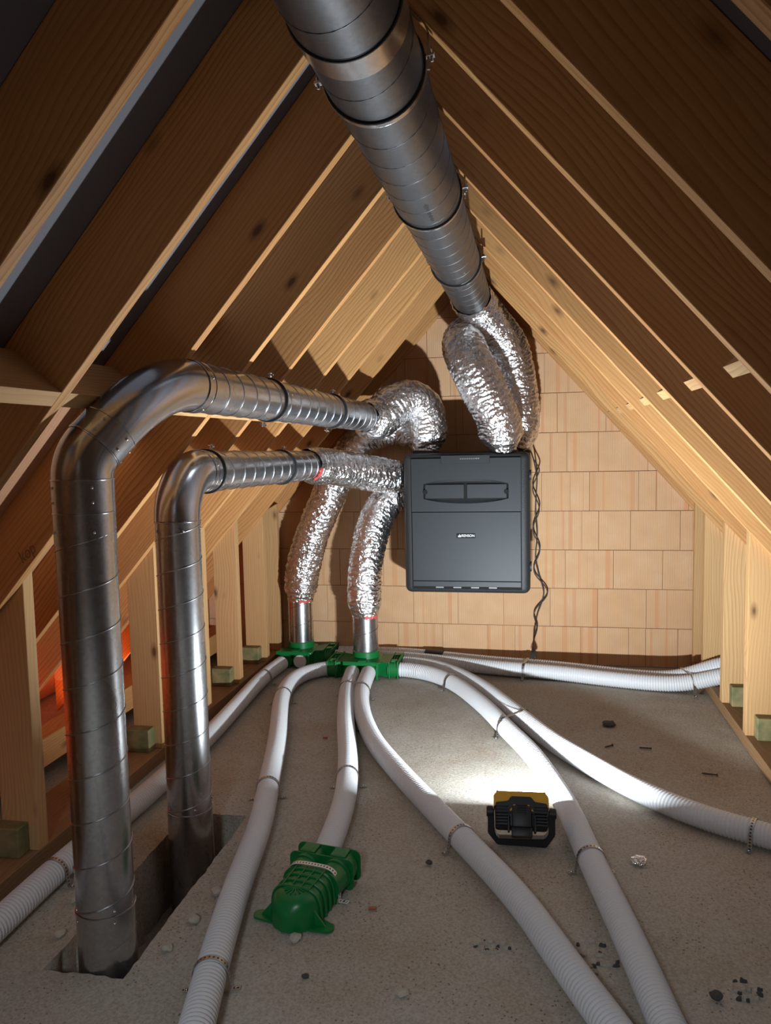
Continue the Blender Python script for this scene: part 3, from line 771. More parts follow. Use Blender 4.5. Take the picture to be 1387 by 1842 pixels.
    for k in range(3):
        x = -0.044+k*0.0065; hgt = (0.010, 0.017, 0.012)[k]
        bm.faces.new([bm.verts.new(q) for q in ((x-0.0028, -0.0028, -0.008), (x+0.0024, -0.0028, -0.008), (x+0.0016, -0.0028, -0.008+hgt), (x-0.001, -0.0028, -0.008+hgt))])
    to_obj('badge_logo', bm, 'badge_white', bd)
    for z in (0.70, 0.16):
        cyl('side_cap', (W2-0.002, 0.05, z-0.0), (W2+0.008, 0.05, z), 0.03, 'epp', t, 20)
    # pipe collars on top
    for x, y in ((-0.654, 4.80), (-0.70, 4.955), (-0.10, 4.89), (-0.17, 4.67)):
        cyl('collar', (x-base.x, y-base.y, H-0.01), (x-base.x, y-base.y, H+0.012), 0.082 if x != -0.70 else 0.06, 'epp', t, 32)
    return t
unit()

# hanging power cable with plug
def cable():
    base = Vector((-0.004, 4.86, 0.21))
    pts = [(-0.06, 4.70, 1.393), (-0.03, 4.80, 1.40), (-0.005, 4.93, 1.36), (0.02, 5.0, 1.22), (0.012, 5.02, 1.0), (0.022, 5.03, 0.85), (0.012, 5.04, 0.70), (0.03, 5.04, 0.60), (0.062, 5.04, 0.47), (0.02, 5.03, 0.33), (0.0, 4.98, 0.22), (-0.004, 4.88, 0.13)]
    t = empty('power_cable', base); tag(t, 'twisted black power cable hanging beside the unit down the blocks', 'cable')
    P = catmull(pts, 0.008); P2 = []
    tube('cord', [p-base for p in P], 0.0042, 8, 'black_cable', t)
    for i, p in enumerate(P):
        s = i*0.008; amp = 0.016*min(1, max(0, (s-0.25)/0.1))*min(1, max(0, (len(P)*0.008-s-0.08)/0.15))
        P2.append(p-base+Vector((math.sin(s*2*PI/0.27)*amp*1.5, -0.010, 0)))
    tube('cord', P2, 0.0042, 8, 'black_cable', t)
    e = P[-1]-base
    bm = bmesh.new(); bm_sweep(bm, [e+Vector((0, 0.02, 0.02)), e, e+Vector((0, -0.012, -0.012)), e+Vector((0, -0.03, -0.018))], lambda s, a, p: 0.008 if s < 0.01 else (0.016 if s < 0.04 else 0.019), 12)
    plug = to_obj('plug', bm, 'black_cable', t)
    for sx in (-1, 1):
        pr = cyl('prong', (sx*0.0095, -0.012, -0.01), (sx*0.0095, -0.042, -0.02), 0.0024, 'screw', None, 8); pr.parent = plug
cable()

# ------------------------------------------------------------------ white corrugated hoses on the floor
HR = 0.046
HOSE = {
 'a': [(-1.608, 4.73), (-1.625, 4.483), (-1.590, 3.865), (-1.565, 3.465), (-1.555, 2.805), (-1.583, 2.219), (-1.578, 2.05), (-1.576, 1.958), (-1.571, 1.79), (-1.56, 1.4), (-1.53, 0.7), (-1.50, 0.0)],
 'b': [(-1.245, 4.655), (-1.30, 4.645), (-1.372, 4.596), (-1.425, 4.48), (-1.428, 4.34), (-1.402, 4.12), (-1.199, 3.413), (-1.089, 2.978), (-1.005, 2.65), (-0.939, 2.249), (-0.853, 1.831), (-0.813, 1.666), (-0.775, 1.50), (-0.68, 1.0), (-0.55, 0.3), (-0.5, -0.3)],
 'c': [(-1.110, 4.63), (-1.10, 4.54), (-1.065, 4.286), (-0.937, 3.714), (-0.836, 3.342), (-0.781, 3.109), (-0.735, 2.855), (-0.72, 2.692), (-0.712, 2.546), (-0.708, 2.45)],
 'd': [(-1.008, 4.63), (-1.0, 4.54), (-0.968, 4.217), (-0.892, 3.892), (-0.814, 3.668), (-0.736, 3.475), (-0.617, 3.26), (-0.508, 3.069), (-0.404, 2.902), (-0.313, 2.751), (-0.232, 2.618), (-0.03, 2.28), (0.048, 2.1), (0.116, 1.948), (0.177, 1.826), (0.25, 1.65), (0.38, 1.2), (0.45, 0.6), (0.48, -0.2)],
 'e': [(-0.825, 4.675), (-0.694, 4.668), (-0.486, 4.484), (-0.349, 4.244), (-0.224, 3.981), (-0.144, 3.768), (-0.011, 3.455), (0.048, 3.245), (0.096, 3.062), (0.135, 2.897), (0.168, 2.677), (0.212, 2.426), (0.25, 2.222), (0.278, 2.052), (0.299, 1.905), (0.308, 1.847), (0.345, 1.65), (0.48, 1.2), (0.57, 0.6), (0.62, -0.2)],
 'f': [(-0.825, 4.815), (-0.668, 4.80), (-0.508, 4.675), (-0.292, 4.38), (-0.115, 4.02), (-0.036, 3.86), (0.085, 3.60), (0.194, 3.435), (0.321, 3.244), (0.456, 3.078), (0.583, 2.962), (0.673, 2.893), (0.764, 2.848), (0.816, 2.828), (0.90, 2.795), (0.955, 2.70), (0.90, 2.4), (0.85, 2.0)],
 'g': [(-1.30, 4.93), (-0.866, 4.935), (-0.251, 4.785), (0.113, 4.73), (0.454, 4.625), (0.74, 4.57), (0.86, 4.565), (0.949, 4.55), (1.029, 4.525), (1.22, 4.46)],
 'h': [(-1.30, 5.025), (-0.866, 5.028), (-0.251, 4.882), (0.113, 4.827), (0.454, 4.722), (0.72, 4.665), (0.83, 4.66), (0.93, 4.635), (1.03, 4.607), (1.22, 4.545)],
}
HLAB = {
 'a': 'white corrugated hose lying along the left sole plate behind the steel risers',
 'b': 'white corrugated hose running to the front between the risers and the green boot',
 'c': 'short white corrugated hose ending in the green boot',
 'd': 'white corrugated hose passing left of the work light to the front',
 'e': 'white corrugated hose passing right of the work light, brightly lit',
 'f': 'white corrugated hose curving away to the right knee wall',
 'g': 'white corrugated hose along the gable wall, nearer the camera of the two',
 'h': 'white corrugated hose along the gable wall, pressed against the blocks',
}
HPATH = {}
def relax(P, st, win=0.13):
    n = int(win/st); pre = [Vector((0, 0, 0))]
    for _ in range(2):
        pre = [Vector((0, 0, 0))]
        for p in P: pre.append(pre[-1]+p)
        Q = []
        for i in range(len(P)):
            k = min(n, i, len(P)-1-i); Q.append((pre[i+k+1]-pre[i-k])/(2*k+1))
        P = Q
    return resample(P, st)
def hose(k):
    pitch = 0.0142; st = pitch/5
    zend = {'g': 0.10, 'h': 0.135}.get(k)
    ctrl = [Vector((x, y, HR+0.001)) for x, y in HOSE[k]]
    if zend:
        dz = 0.0 if k == 'g' else 0.04
        ctrl[-1].z = 0.165+dz; ctrl[-2].z = 0.125+dz; ctrl[-3].z = 0.084+dz*0.6
    P = relax(catmull(ctrl, st), st); HPATH[k] = P; base = P[0].copy()
    def rad(s, a, p):
        ph = (s/pitch) % 1.0
        return HR-0.0006 - 0.0042*(0.5+0.5*math.cos(2*PI*ph))**2.0
    bm = bmesh.new(); bm_sweep(bm, [p-base for p in P], rad, 22)
    me = bpy.data.meshes.new('corrugated_hose'); bmesh.ops.recalc_face_normals(bm, faces=bm.faces); bm.to_mesh(me); bm.free()
    for q in me.polygons: q.use_smooth = True
    o = link('corrugated_hose', me, 'white'); o.location = base
    tag(o, HLAB[k], 'hose', 'white corrugated floor hoses')
for k in HOSE: hose(k)

# ------------------------------------------------------------------ perforated steel straps holding the hoses down
def strap(spec, label, wd=0.016, thick=0.0014):
    """spec: list of (hose key, y position) - the band goes over all of them from floor to floor"""
    C = []
    for k, y in spec:
        P = HPATH[k]
        if isinstance(y, tuple): i = min(range(len(P)), key=lambda i: abs(P[i].x-y[0]))
        else: i = min(range(len(P)), key=lambda i: abs(P[i].y-y))
        i = max(2, min(len(P)-3, i)); C.append((P[i], (P[i+2]-P[i-2]).normalized()))
    ax = C[0][1].copy(); ax.z = 0; ax.normalize(); side = Vector((ax.y, -ax.x, 0))
    if len(C) > 1:
        side = (C[1][0]-C[0][0]); side.z = 0; side.normalize(); ax = Vector((-side.y, side.x, 0))
    base = C[0][0].copy(); base.z = 0; r = HR+0.0016; pts = []
    s0 = [(c[0]-base).dot(side) for c in C]; zc = [c[0].z for c in C]
    off = 0.030
    def rough(x, z): pts.append(Vector((0, 0, 0)) + side*x + Vector((0, 0, z)))
    rough(s0[0]-r-off, 0.0035); rough(s0[0]-r-0.006, 0.0035)
    for n_, (x, z) in enumerate(zip(s0, zc)):
        a0 = PI if n_ == 0 else PI*0.62; a1 = 0 if n_ == len(s0)-1 else PI*0.38
        for q in range(13):
            a = a0+(a1-a0)*q/12; rough(x+r*math.cos(a), z+r*math.sin(a))
    rough(s0[-1]+r+0.006, 0.0035); rough(s0[-1]+r+off, 0.0035)
    bm = bmesh.new(); uvl = bm.loops.layers.uv.new('UVMap'); rows = []; L = 0
    for i, p in enumerate(pts):
        if i: L += (p-pts[i-1]).length
        t_ = (pts[min(i+1, len(pts)-1)]-pts[max(i-1, 0)]).normalized(); nn = ax.cross(t_).normalized()
        if nn.z < 0 or (abs(nn.z) < 0.1 and (p-side*s0[0]).dot(nn) < 0): nn = -nn
        A, B = p-ax*wd/2, p+ax*wd/2
        rows.append(([bm.verts.new(A), bm.verts.new(B), bm.verts.new(B+nn*thick), bm.verts.new(A+nn*thick)], L/0.0115))
    for (a, ua), (b, ub) in zip(rows, rows[1:]):
        for k in range(4):
            f = bm.faces.new((a[k], a[(k+1) % 4], b[(k+1) % 4], b[k])); v0, v1 = (0, 1) if k == 0 else ((1, 0) if k == 2 else (0, 0))
            for lp, uv in zip(f.loops, ((ua, v0), (ua, v1), (ub, v1), (ub, v0))): lp[uvl].uv = uv
    bm.faces.new(rows[0][0]); bm.faces.new(rows[-1][0][::-1])
    bmesh.ops.recalc_face_normals(bm, faces=bm.faces)
    t = empty('hose_strap', base); tag(t, label, 'strap', 'perforated steel hose straps')
    me = bpy.data.meshes.new('band'); bm.to_mesh(me); bm.free(); link('band', me, 'strap', t)
    for x in (s0[0]-r-off*0.6, s0[-1]+r+off*0.6): screw(side*x+Vector((0, 0, 0.006)), (0, 0, 1), t, 0.005)
strap([('a', 2.235)], 'steel strap over the hose behind the tallest riser, near the left edge')
strap([('a', 4.42)], 'steel strap over the left wall hose just in front of the corner manifold')
strap([('b', 4.10)], 'steel strap at the bend of the second hose from the left')
strap([('b', 2.95)], 'steel strap across the middle of the hose beside the shorter riser')
strap([('b', 1.84)], 'steel strap nearest the camera, on the hose beside the tallest riser')
strap([('c', 4.26), ('d', 4.24)], 'steel strap spanning the two hoses in front of the middle manifold')
strap([('c', 3.10)], 'steel strap on the short hose above the green boot')
strap([('d', 2.66)], 'steel strap on the hose left of the work light')
strap([('e', 4.46)], 'steel strap on the lit hose near the middle manifold')
strap([('e', 3.78), ('f', 3.90)], 'steel strap spanning the lit hose and its right neighbour')
strap([('e', 2.58)], 'steel strap on the hose just right of the work light, with loose ends')
strap([('f', (0.765,))], 'steel strap on the hose at the right edge')
strap([('g', (-0.06,)), ('h', (-0.04,))], 'steel strap over the pair of gable wall hoses below the power plug')
strap([('g', (0.87,)), ('h', (0.84,))], 'steel strap over the pair of gable wall hoses at the right corner')

# ------------------------------------------------------------------ green plastic manifolds
def rounded_plate(bm, x0, x1, y0, y1, z0, z1, r=0.012): bm_box(bm, (x0, y0, z0), (x1, y1, z1), r if r < (z1-z0)/2 else 0.0015, 2)
def manifold(c, label, left, right, front, front_cap=None):
    """round collar on a flat box with twin sockets"""
    t = empty('manifold', (c[0], c[1], 0)); tag(t, label, 'manifold', 'green plastic duct manifolds')
    bm = bmesh.new(); bm_box(bm, (-0.10, -0.10, 0.002), (0.10, 0.10, 0.108), 0.018, 3); smooth_by_angle(to_obj('body', bm, 'green', t), 35)
    bm = bmesh.new(); bm_box(bm, (-0.118, -0.153, 0.104), (0.118, -0.055, 0.110), 0.0025, 2); to_obj('top_plate', bm, 'green', t)
    tube('collar', [Vector((0, 0, 0.100)), Vector((0, 0, 0.150))], 0.0845, 40, 'green', t)
    torus('collar_rim', (0, 0, 0.149), (0, 0, 1), 0.083, 0.003, 'green', t)
    for y, sx in ((left, -1), (right, 1)):
        if y is None: continue
        yy = [q-c[1] for q in y]; y0, y1 = min(yy)-0.053, max(yy)+0.053; y1 = min(y1, WALLY-c[1]-0.005)
        xs = 0.205*sx
        # funnel from the body to the twin socket
        bm = bmesh.new(); A = [(0.085*sx, y_, z_) for y_, z_ in ((-0.07, 0.012), (0.07, 0.012), (0.07, 0.098), (-0.07, 0.098))]
        B = [(0.170*sx, y_, z_) for y_, z_ in ((y0+0.008, 0.006), (y1-0.008, 0.006), (y1-0.008, 0.098), (y0+0.008, 0.098))]
        va = [bm.verts.new(p) for p in A]; vb = [bm.verts.new(p) for p in B]
        for k in range(4): bm.faces.new((va[k], va[(k+1) % 4], vb[(k+1) % 4], vb[k]))
        bm.faces.new(vb); bm.faces.new(va[::-1]); to_obj('funnel', bm, 'green', t)
        fl = []
        for q in yy:
            cyl('socket', (0.155*sx, q, HR+0.003), (0.222*sx, q, HR+0.003), 0.0515, 'green', t, 28)
        for xf in (0.168, 0.220):
            bm = bmesh.new(); bm_box(bm, (xf*sx-0.003, y0, 0.0), (xf*sx+0.003, y1, 0.108), 0.0025, 2); fl.append(to_obj('flange', bm, 'green', t))
        for q in yy:
            box('lock_tab', (min(0.175*sx, 0.213*sx), q-0.018, 0.094), (max(0.175*sx, 0.213*sx), q+0.018, 0.108), 'green', t, 0.002)
        for q in (0.183, 0.198):
            box('rib', (q*sx-0.0015, y0+0.01, 0.01), (q*sx+0.0015, y1-0.01, 0.099), 'green', t, 0)
    # front twin socket
    for x in front:
        cyl('socket', (x-c[0], -0.08, HR+0.003), (x-c[0], -0.150, HR+0.003), 0.0515, 'green', t, 28)
    xs = [x-c[0] for x in front]
    box('flange', (min(xs)-0.056, -0.153, 0.088), (max(xs)+0.056, -0.147, 0.112), 'green', t, 0.002)
    box('flange', (max(xs)+0.050, -0.153, 0.0), (max(xs)+0.062, -0.147, 0.112), 'green', t, 0.002)
    if front_cap is not None:
        cyl('end_cap', (front_cap-c[0], -0.14, HR+0.003), (front_cap-c[0], -0.165, HR+0.003), 0.042, 'white', t, 28, 0.004)
    box('lock_tab', (-0.02, -0.148, 0.110), (0.03, -0.10, 0.117), 'green', t, 0.002)
manifold((-1.05, 4.74), 'green manifold in the middle with hoses on three sides', [4.655, 4.80], [4.675, 4.815], [-1.110, -1.008])
manifold((-1.535, 4.93), 'green manifold in the left corner by the gable wall', None, [4.93, 5.025], [-1.608, -1.50], front_cap=-1.50)

# sleeve joining the rear gable hose
o = tube('hose_sleeve', [Vector((-0.70, 4.992, HR+0.001)), Vector((-0.58, 4.963, HR+0.001))], HR+0.004, 24, 'black', None)
tag(o, 'short black sleeve around the rear gable wall hose', 'sleeve')

# ------------------------------------------------------------------ green floor boot at the end of the short hose
def boot():
    t = empty('floor_boot', (-0.715, 2.23, 0)); tag(t, 'green ribbed plastic floor boot with two sockets at the hose end', 'boot')
    t.rotation_euler = (0, 0, R(-9))
    # the local y axis points to the hose, x across; body is a half capsule in plan
    def body_pts(s, z):
        """outline half width at height z"""
        return s
    bm = bmesh.new(); rows = []
    hw, hh = 0.080, 0.098
    for i in range(15):                                    # cross sections along y from the rounded nose to the sockets
        y = -0.125 + 0.215*i/14
        k = min(1, (y+0.125)/0.085); w_ = hw*math.sqrt(max(0.02, 1-(1-k)**2)); hq = hh*(0.45+0.55*math.sqrt(max(0.0, 1-(1-min(1, (y+0.125)/0.06))**2)))
        row = []
        for j in range(17):
            a = PI*j/16; ex = 0.55
            cx = math.copysign(abs(math.cos(a))**ex, math.cos(a)); sz = abs(math.sin(a))**ex
            row.append(bm.verts.new((cx*w_, y, 0.001+sz*hq)))
        rows.append(row)
    for A, B in zip(rows, rows[1:]):
        for j in range(16): bm.faces.new((A[j], A[j+1], B[j+1], B[j]))
    bm.faces.new(rows[0]); bm.faces.new(rows[-1][::-1])
    smooth_by_angle(to_obj('body', bm, 'green', t), 50)
    # cross ribs over the back
    for y in (-0.045, -0.012, 0.021, 0.054):
        pts = []
        for j in range(21):
            a = PI*j/20; ex = 0.55
            pts.append(Vector((math.copysign(abs(math.cos(a))**ex, math.cos(a))*(hw+0.003), y, 0.001+abs(math.sin(a))**ex*(hh+0.002))))
        tube('rib', resample(pts, 0.006), 0.0045, 6, 'green', t)
    for x in (-0.045, -0.015, 0.015, 0.045): tube('rib', [(x, -0.05, hh+0.0042), (x*1.1, 0.065, hh+0.0042)], 0.0026, 6, 'green', t)
    for k in range(7):
        a = -PI/2 + (k-3)*0.42
        tube('rib', [(0.0, -0.045, hh+0.0035), (0.036*math.cos(a), -0.047+0.036*math.sin(a), hh+0.0012)], 0.0024, 6, 'green', t)
    # fixing ears
    for sx in (-1, 1):
        bm = bmesh.new(); prof = []
        for k in range(13):
            a = -PI/2+PI*k/12; prof.append((sx*(0.112+0.022*math.cos(a)), -0.070+0.022*math.sin(a)))
        prof = [(sx*0.055, -0.098)] + prof + [(sx*0.070, -0.03)]
        lo = [bm.verts.new((x, y, 0.001)) for x, y in prof]; hi = [bm.verts.new((x, y, 0.008)) for x, y in prof]
        bm.faces.new(lo); bm.faces.new(hi[::-1])
        for i in range(len(prof)): bm.faces.new((lo[i], hi[i], hi[(i+1) % len(prof)], lo[(i+1) % len(prof)]))
        ear = to_obj('ear', bm, 'green', t)
        hl = cyl('screw_hole', (sx*0.005, 0, 0.003), (sx*0.005, 0, 0.0046), 0.006, 'gap', None, 12); hl.parent = ear
        bm = bmesh.new(); q = [bm.verts.new(p) for p in ((sx*0.07, -0.072, 0.006), (sx*0.110, -0.072, 0.006), (sx*0.07, -0.072, 0.055), (sx*0.07, -0.066, 0.006), (sx*0.110, -0.066, 0.006), (sx*0.07, -0.066, 0.055))]
        for f in ((0, 1, 2), (5, 4, 3), (0, 3, 4, 1), (1, 4, 5, 2), (2, 5, 3, 0)): bm.faces.new([q[i] for i in f])
        to_obj('ear_gusset', bm, 'green', t)
    # twin sockets, flanges and lock tabs
    for sx in (-1, 1):
        x = sx*0.0545
        cyl('socket', (x*0.9, 0.06, HR+0.004), (x, 0.135, HR+0.004), 0.049, 'green', t, 32)
        cyl('socket_mouth', (x, 0.125, HR+0.005), (x, 0.205, HR+0.005), 0.0525, 'green', t, 32)
        box('lock_tab', (x-0.026, 0.147, 0.088), (x+0.026, 0.200, 0.1075), 'green', t, 0.002)
        box('tab_recess', (x-0.014, 0.153, 0.1070), (x+0.014, 0.190, 0.1082), 'green', t, 0.0003)
    for y in (0.143, 0.205):
        bm = bmesh.new(); bm_box(bm, (-0.114, y-0.0022, 0.0), (0.114, y+0.0022, 0.104), 0.0, 1)
        es = [e for e in bm.edges if abs(e.verts[0].co.y-e.verts[1].co.y) > 1e-4]
        bmesh.ops.bevel(bm, geom=es, offset=0.022, segments=4, profile=0.5, affect='EDGES')
        to_obj('flange', bm, 'green', t)
    return t
boot()
def boot_strap():
    t = empty('boot_strap', (-0.715, 2.23, 0)); t.rotation_euler = (0, 0, R(-9))
    tag(t, 'white perforated strap tied across the green boot', 'strap')
    pts = []; hw, hh = 0.093, 0.1075
    for j in range(33):
        a = PI*j/32; ex = 0.5
        pts.append(Vector((math.copysign(abs(math.cos(a))**ex, math.cos(a))*hw, 0.076, 0.002+abs(math.sin(a))**ex*hh)))
    pts = resample(pts, 0.008); pts = [Vector((-hw-0.03, 0.076, 0.003))] + pts[::-1] + [Vector((hw+0.03, 0.076, 0.003))]
    bm = bmesh.new(); uvl = bm.loops.layers.uv.new('UVMap'); L = 0; rows = []
    for i, p in enumerate(pts):
        if i: L += (p-pts[i-1]).length
        rows.append((bm.verts.new(p+Vector((0, -0.009, 0))), bm.verts.new(p+Vector((0, 0.009, 0))), L/0.0105))
    for a, b in zip(rows, rows[1:]):
        f = bm.faces.new((a[0], a[1], b[1], b[0]))
        for lp, uv in zip(f.loops, ((a[2], 0), (a[2], 1), (b[2], 1), (b[2], 0))): lp[uvl].uv = uv
    me = bpy.data.meshes.new('band'); bm.to_mesh(me); bm.free()
    tm = M['strap'].copy(); tm.name = 'white_strap'
    for n in tm.node_tree.nodes:
        if n.type == 'BSDF_PRINCIPLED':
            for l in list(n.inputs['Metallic'].links): tm.node_tree.links.remove(l)
            n.inputs['Metallic'].default_value = 0.2
        if n.type == 'MIX': n.inputs[6].default_value = (0.72, 0.72, 0.68, 1)
    o = link('band', me, tm, t); md = o.modifiers.new('t', 'SOLIDIFY'); md.thickness = 0.0014; md.offset = 1
    for x in (-hw-0.02, hw+0.02): screw(Vector((x, 0.076, 0.005)), (0, 0, 1), t, 0.005)
boot_strap()

# ------------------------------------------------------------------ work light
def work_light():
    t = empty('work_light', (-0.048, 2.735, 0)); t.rotation_euler = (0, 0, R(3))
    tag(t, 'yellow and black portable work light standing on the floor, shining at the wall', 'work light')
    # U shaped stand
    U = [(-0.108, 0.012, 0.119), (-0.108, 0.004, 0.045), (-0.085, 0.0, 0.013), (0.085, 0.0, 0.013), (0.108, 0.004, 0.045), (0.108, 0.012, 0.119)]
    bm = bmesh.new(); rows = []
    V = [Vector(p) for p in U]
    for i, p in enumerate(V):
        tg = (V[min(i+1, 5)]-V[max(i-1, 0)]); tg.y = 0; tg.normalize(); nrm = Vector((-tg.z, 0, tg.x))
        k = 1/max(0.5, abs((V[min(i+1, 5)]-p).normalized().dot(tg)) if i < 5 else 1)
        w_ = 0.0115*(k if 0 < i < 5 else 1)
        rows.append([bm.verts.new(p+nrm*s*w_+Vector((0, y, 0))) for s, y in ((-1, -0.017), (1, -0.017), (1, 0.017), (-1, 0.017))])
    for A, B in zip(rows, rows[1:]):
        for j in range(4): bm.faces.new((A[j], A[(j+1) % 4], B[(j+1) % 4], B[j]))
    bm.faces.new(rows[0]); bm.faces.new(rows[-1][::-1]); bmesh.ops.recalc_face_normals(bm, faces=bm.faces)
    bmesh.ops.bevel(bm, geom=[e for e in bm.edges], offset=0.003, segments=2, affect='EDGES')
    smooth_by_angle(to_obj('stand', bm, 'black', t), 35)
    # the head tilts back about the pivots
    tilt = Matrix.Translation((0, 0.012, 0.112)) @ Matrix.Rotation(R(-36), 4, 'X')
    def tl(o):
        o.matrix_basis = tilt @ o.matrix_basis; return o
    bm = bmesh.new(); bm_box(bm, (-0.094, -0.030, -0.058), (0.094, 0.040, 0.040), 0.012, 3); tl(smooth_by_angle(to_obj('housing', bm, 'black', t), 35))
    bm = bmesh.new()
    prof = [(-0.098, 0.010), (-0.098, 0.052), (-0.084, 0.066), (0.084, 0.066), (0.098, 0.052), (0.098, 0.010), (0.086, 0.024), (0.05, 0.028), (0.038, 0.042), (-0.038, 0.042), (-0.05, 0.028), (-0.086, 0.024)]
    lo = [bm.verts.new((x, -0.034, z)) for x, z in prof]; hi = [bm.verts.new((x, 0.048, z)) for x, z in prof]
    bm.faces.new(lo); bm.faces.new(hi[::-1])
    for i in range(len(prof)): bm.faces.new((lo[i], hi[i], hi[(i+1) % len(prof)], lo[(i+1) % len(prof)]))
    bmesh.ops.recalc_face_normals(bm, faces=bm.faces)
    bmesh.ops.bevel(bm, geom=[e for e in bm.edges], offset=0.0025, segments=2, affect='EDGES')
    tl(to_obj('yellow_shell', bm, 'yellow', t))
    bm = bmesh.new(); prof = [(-0.092, 0.026), (-0.045, 0.032), (-0.036, 0.048), (0.036, 0.048), (0.045, 0.032), (0.092, 0.026), (0.088, -0.01), (-0.088, -0.01)]
    lo = [bm.verts.new((x, -0.044, z)) for x, z in prof]; hi = [bm.verts.new((x, -0.02, z)) for x, z in prof]
    bm.faces.new(lo); bm.faces.new(hi[::-1])
    for i in range(len(prof)): bm.faces.new((lo[i], hi[i], hi[(i+1) % len(prof)], lo[(i+1) % len(prof)]))
    bmesh.ops.recalc_face_normals(bm, faces=bm.faces); bmesh.ops.bevel(bm, geom=list(bm.edges), offset=0.003, segments=2, affect='EDGES')
    tl(to_obj('back_cover', bm, 'black', t))
    for sx in (-1, 1):
        for k in range(7): tl(box('cooling_fin', (sx*0.068-0.022, -0.050, -0.052+k*0.0105), (sx*0.068+0.022, -0.026, -0.047+k*0.0105), 'black', t, 0.001))
        tl(box('battery_rail', (sx*0.046-0.004, -0.056, -0.075), (sx*0.046+0.004, -0.03, -0.02), 'black', t, 0.002))
        bm = bmesh.new(); q = [(sx*0.042, -0.004), (sx*0.022, -0.002), (sx*0.022, 0.018), (sx*0.028, 0.016)]
        lo = [bm.verts.new((x, -0.056, z)) for x, z in q]; hi = [bm.verts.new((x, -0.040, z)) for x, z in q]
        bm.faces.new(lo); bm.faces.new(hi[::-1])
        for i in range(4): bm.faces.new((lo[i], hi[i], hi[(i+1) % 4], lo[(i+1) % 4]))
        tl(to_obj('yellow_latch', bm, 'yellow', t))
        cyl('pivot_knob', (sx*0.100, 0.012, 0.112), (sx*0.124, 0.012, 0.112), 0.020, 'black', t, 18, 0.003)
    tl(box('battery', (-0.034, -0.072, -0.060), (0.034, -0.030, 0.012), 'black', t, 0.006, 2))
    for k in range(4): tl(box('grip_rib', (-0.018, -0.075, -0.012+k*0.008), (0.018, -0.070, -0.008+k*0.008), 'black', t, 0.001))
    tl(box('battery_foot', (-0.036, -0.060, -0.090), (0.036, -0.018, -0.058), 'black', t, 0.004, 2))
    tl(box('bezel', (-0.088, -0.028, 0.064), (0.088, 0.044, 0.0685), 'black', t, 0.002))
    tl(box('lens', (-0.080, -0.022, 0.0685), (0.080, 0.038, 0.071), 'lens', t, 0))
    d = Vector((0, math.cos(R(54)), math.sin(R(54))))
    area_light('led_light', tilt @ Vector((0, 0.010, 0.0745)), d, 0.10, 0.035, LAMP_W, (0.84, 0.94, 1.0), t)
work_light()

# ------------------------------------------------------------------ debris on the floor
RND = random.Random(5)
def chunk(name, x, y, s, mat, label, cat, group, flat=0.6, z=None):
    bm = bmesh.new(); bmesh.ops.create_icosphere(bm, subdivisions=2, radius=1.0); o_ = Vector((RND.random()*9, RND.random()*9, 3))
    for v in bm.verts: v.co = v.co*(1+0.45*noise.noise(v.co*1.4+o_)); v.co.z *= flat
    for v in bm.verts: v.co *= s
    lo = min(v.co.z for v in bm.verts)
    for v in bm.verts: v.co.z -= lo + s*0.12
    me = bpy.data.meshes.new(name); bm.to_mesh(me); bm.free(); o = link(name, me, mat); o.location = (x, y, 0.0); o.rotation_euler.z = RND.random()*6
    return tag(o, label, cat, group)
def nail(x, y, ang, L, label):
    t = empty('nail', (x, y, 0.004)); t.rotation_euler.z = ang; tag(t, label, 'nail', 'loose nails on the floor')
    cyl('shank', (-L/2, 0, 0), (L/2, 0, 0), 0.0035, 'dark_rubble', t, 8); cyl('head', (L/2, 0, 0), (L/2+0.003, 0, 0), 0.006, 'dark_rubble', t, 10)
nail(0.74, 3.44, -0.15, 0.06, 'dark loose nail on the bare floor near the right sole plate')
nail(0.51, 3.70, -0.05, 0.05, 'dark loose nail further back on the bare floor at the right')
nail(0.345, 3.70, 0.7, 0.045, 'tilted dark nail lying left of the other floor nails')
nail(-0.86, 3.72, -0.7, 0.06, 'loose nail in the lit floor patch beside the front hoses')
nail(-0.80, 3.80, -0.9, 0.05, 'second loose nail in the lit floor patch, further back')

def foil_ball():
    bm = bmesh.new(); bmesh.ops.create_icosphere(bm, subdivisions=4, radius=1.0)
    for v in bm.verts:
        c = v.co.copy(); v.co *= 1+0.35*noise.noise(c*2.2)+0.25*noise.noise(c*5); v.co.z *= 0.55
    for v in bm.verts: v.co *= 0.023
    lo = min(v.co.z for v in bm.verts)
    for v in bm.verts: v.co.z -= lo+0.002
    me = bpy.data.meshes.new('foil_scrap'); bm.to_mesh(me); bm.free(); o = link('foil_scrap', me, 'foil'); o.location = (0.35, 2.66, 0)
    tag(o, 'crumpled scrap of silver foil on the floor', 'foil scrap')
foil_ball()

